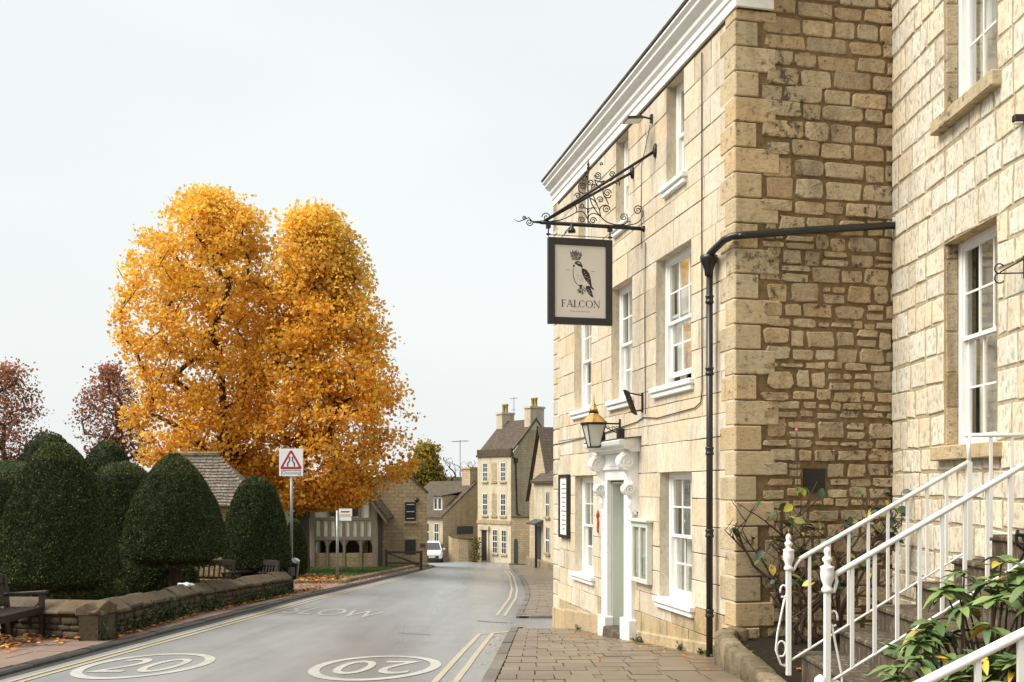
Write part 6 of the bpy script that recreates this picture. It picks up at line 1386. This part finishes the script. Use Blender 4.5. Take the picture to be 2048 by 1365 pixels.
for (xa, ya), (xb, yb_), za, zb4 in zip(cur[:-1], cur[1:], (-2.36, -2.45, -2.55, -2.65), (-2.45, -2.55, -2.65, -2.75)):
    MB().hexa([(xa, ya, -.3), (xb, yb_, -.3), (xb, yb_+.3, -.3), (xa, ya+.3, -.3)], [(xa, ya, za-gw2), (xb, yb_, zb4-gw2), (xb, yb_+.3, zb4-gw2), (xa, ya+.3, za-gw2)]).build('wall_section', MAT['cottage_stone'], lw)
    MB().hexa([(xa, ya-.05, za-gw2), (xb, yb_-.05, zb4-gw2), (xb, yb_+.35, zb4-gw2), (xa, ya+.35, za-gw2)], [(xa, ya-.05, za-gw2+.1), (xb, yb_-.05, zb4-gw2+.1), (xb, yb_+.35, zb4-gw2+.1), (xa, ya+.35, za-gw2+.1)]).build('coping', MAT['coping'], lw)
ivp = thing('climbing_plant', 'leafy green climber at the join of garden wall and parapet house', 'climber', (-2.95, 81.6, hgt(-3, 81.6)))
leaf_cloud(ivp, [(-2.95+rnd.gauss(0, .08), 81.6, hgt(-3, 81.6)+.15+i*.085) for i in range(22)]+[(-3.1, 81.5, hgt(-3, 81.6)+.2)]*4, 34, .17, .13, 'olive_leaf', tintf=lambda C: -.25, name='foliage')
MB().tube([(0, 0, 0), (.02, 0, .9), (0, 0, 1.8)], .03, 5).build('stem', MAT['bark'], ivp)
ga = thing('lean_to_shelter', 'tile-roofed lean-to shelter over the drive behind the white car', 'shelter', (-6.8, 88, hgt(-6.8, 88)), 0); gg = hgt(-6.8, 88)
MB().hexa([(-1.8, -.3, -3.35-gg), (.85, -.3, -3.35-gg), (.75, 2.4, -1.75-gg), (-1.8, 2.4, -1.75-gg)], [(-1.8, -.3, -3.2-gg), (.85, -.3, -3.2-gg), (.75, 2.4, -1.6-gg), (-1.8, 2.4, -1.6-gg)]).build('roof', MAT['roof_tile'], ga)
MB().box(-1.8, .8, 2.3, 2.45, -.2, -1.8-gg).build('back_wall', MAT['room_dark'], ga)
for x in (-1.75, .62): MB().box(x, x+.16, -.2, -.04, -.2, -3.3-gg).build('post', MAT['bark'], ga)
# house beyond the side lane (faces the road, parallel to the inn)
hC = thing('gabled_house', 'stone house with steep gable, tiled roof and dark porch canopy beyond the side lane', 'house', (2.3, 52, hgt(2, 52)), 102.15); gc = hgt(2, 52); Zc = lambda z: z-gc
MB().box(-9, 3.4, -6, .38, -.5, Zc(1.9)).build('front_wall', MAT['far_render'], hC)
MB().prism([(.9, -1.0), (6.1, -1.0), (6.1, Zc(1.05)), (3.5, Zc(4.75)), (.9, Zc(1.05))], -7, 0, MF).build('gable_wall', MAT['far_stone'], hC)
MB().hexa([(-9, .55, Zc(1.85)), (3.45, .55, Zc(1.85)), (3.45, -3.2, Zc(4.75)), (-9, -3.2, Zc(4.75))], [(-9, .58, Zc(1.98)), (3.45, .58, Zc(1.98)), (3.45, -3.2, Zc(4.9)), (-9, -3.2, Zc(4.9))]).build('roof', MAT['roof_tile'], hC)
for xa, xb in ((6.25, 3.5), (.75, 3.5)): MB().hexa([(xa, .12, Zc(.85)), (xb, .12, Zc(4.8)), (xb, -7, Zc(4.8)), (xa, -7, Zc(.85))], [(xa, .12, Zc(1.0)), (xb, .12, Zc(5.0)), (xb, -7, Zc(5.0)), (xa, -7, Zc(1.0))]).build('gable_roof', MAT['roof_tile'], hC)
MB().hexa([(6.3, .18, Zc(.8)), (3.5, .18, Zc(4.85)), (3.5, .10, Zc(4.85)), (6.3, .10, Zc(.8))], [(6.3, .18, Zc(.95)), (3.5, .18, Zc(5.05)), (3.5, .10, Zc(5.05)), (6.3, .10, Zc(.95))]).build('bargeboard', MAT['dark_wood'], hC)
MC = lambda s0: None
def fwin_c(s0, s1, z0, z1, p):
    MB().box(s0, s1, p, p+.015, Zc(z0), Zc(z1)).build('window_reveal', MAT['cottage_stone'], hC)
    fr = MB(); fr.box(s0+.06, s0+.12, p+.015, p+.03, Zc(z0)+.05, Zc(z1)-.05).box(s1-.12, s1-.06, p+.015, p+.03, Zc(z0)+.05, Zc(z1)-.05).box(s0+.12, s1-.12, p+.015, p+.03, Zc((z0+z1)/2)-.03, Zc((z0+z1)/2)+.03).box((s0+s1)/2-.02, (s0+s1)/2+.02, p+.015, p+.03, Zc(z0)+.05, Zc(z1)-.05)
    q = fr.build('window', MAT['white_paint'], hC); MB().box(s0+.1, s1-.1, p+.016, p+.019, Zc(z0)+.05, Zc(z1)-.05).build('pane', MAT['far_glass'], q); MB().box(s0-.1, s1+.1, p, p+.1, Zc(z0)-.12, Zc(z0)).build('sill', MAT['cottage_stone'], q)
fwin_c(4.0, 4.9, -1.5, -.5, 0); fwin_c(3.9, 4.7, .8, 2.1, 0); fwin_c(-.2, .7, .1, 1.4, .38); fwin_c(-.2, .7, -1.8, -.45, .38)
MB().hexa([(1.2, .36, Zc(-.2)), (3.1, .36, Zc(-.2)), (3.1, .85, Zc(-.38)), (1.2, .85, Zc(-.38))], [(1.2, .36, Zc(-.08)), (3.1, .36, Zc(-.08)), (3.1, .88, Zc(-.30)), (1.2, .88, Zc(-.30))]).build('porch_canopy', MAT['lead'], hC)
MB().box(1.35, 1.47, .68, .8, -.2, Zc(-.36)).build('porch_post', MAT['car_dark'], hC); MB().box(1.7, 2.6, .38, .41, -.2, Zc(-.5)).build('door', MAT['dark_wood'], hC)
MB().box(-9, 3.45, .38, .55, -.6, Zc(-2.25)).box(3.45, 6.2, 0, .18, -1.2, Zc(-2.4)).build('plinth', MAT['mossstone'], hC, bevel=.03)
chimney(hC, -2.5, -3.2, Zc(4.5), Zc(6.0), .8, .8, MAT['far_stone'], 1)

# ------------------------------------------------------------------ white car coming round the bend
gz_ = hgt(-6.5, 83); car = thing('parked_car', 'white car facing the camera at the far bend by the lean-to', 'car', (-6.62, 82.5, gz_), 4)
bd = MB(); sec = [(-2.1, .35, .75, .78), (-1.95, .30, .95, .86), (-1.2, .28, 1.02, .90), (-.9, .28, 1.04, .90), (1.9, .28, 1.06, .90), (2.2, .40, .98, .82)]
n = 8; vs = []
for y, z0, z1, hw_ in sec: vs += [(-hw_*.9, y, z0), (-hw_, y, z0+.18), (-hw_, y, z1-.22), (-hw_*.88, y, z1), (hw_*.88, y, z1), (hw_, y, z1-.22), (hw_, y, z0+.18), (hw_*.9, y, z0)]
fs = [(k*n+i, k*n+(i+1) % n, (k+1)*n+(i+1) % n, (k+1)*n+i) for k in range(len(sec)-1) for i in range(n)]+[tuple(range(n)), tuple(range(5*n, 6*n))]
bd.add(vs, fs).build('body', MAT['car_paint'], car, bevel=.03, smooth=False)
MB().hexa([(-.80, -1.05, 1.02), (.80, -1.05, 1.02), (.82, 1.9, 1.04), (-.82, 1.9, 1.04)], [(-.62, -.25, 1.58), (.62, -.25, 1.58), (.62, 1.5, 1.60), (-.62, 1.5, 1.60)]).build('cabin', MAT['far_glass'], car)
MB().hexa([(-.63, -.27, 1.58), (.63, -.27, 1.58), (.63, 1.55, 1.60), (-.63, 1.55, 1.60)], [(-.56, -.2, 1.65), (.56, -.2, 1.65), (.56, 1.4, 1.66), (-.56, 1.4, 1.66)]).build('roof', MAT['car_paint'], car)
for s_ in (-1, 1):
    MB().tube([(s_*.78, -1.06, 1.02), (s_*.61, -.26, 1.59)], .04, 5).build('pillar', MAT['car_paint'], car)
    MB().box(s_*.72-.16, s_*.72+.16, -2.06, -1.96, .72, .84).build('headlight', MAT['opal_glass'], car)
    MB().box(s_*.98-.1, s_*.98+.1, -.85, -.7, 1.02, 1.16).build('mirror', MAT['car_paint'], car, bevel=.02)
    for y in (-1.3, 1.35):
        w_ = MB().prism(disc((y, .33), .33, 16), s_*.68, s_*.90, lambda a, d, b: (d, a, b)).build('wheel', MAT['tyre'], car); MB().prism(disc((y, .33), .2, 12), s_*.905, s_*.91, lambda a, d, b: (d, a, b)).build('rim', MAT['grey_metal'], w_)
MB().box(-.55, .55, -2.13, -2.05, .42, .62).build('grille', MAT['car_dark'], car); MB().box(-.8, .8, -2.11, -1.95, .25, .40).build('bumper', MAT['car_dark'], car); MB().box(-.26, .26, -2.15, -2.13, .48, .58).build('number_plate', MAT['sign_white'], car)
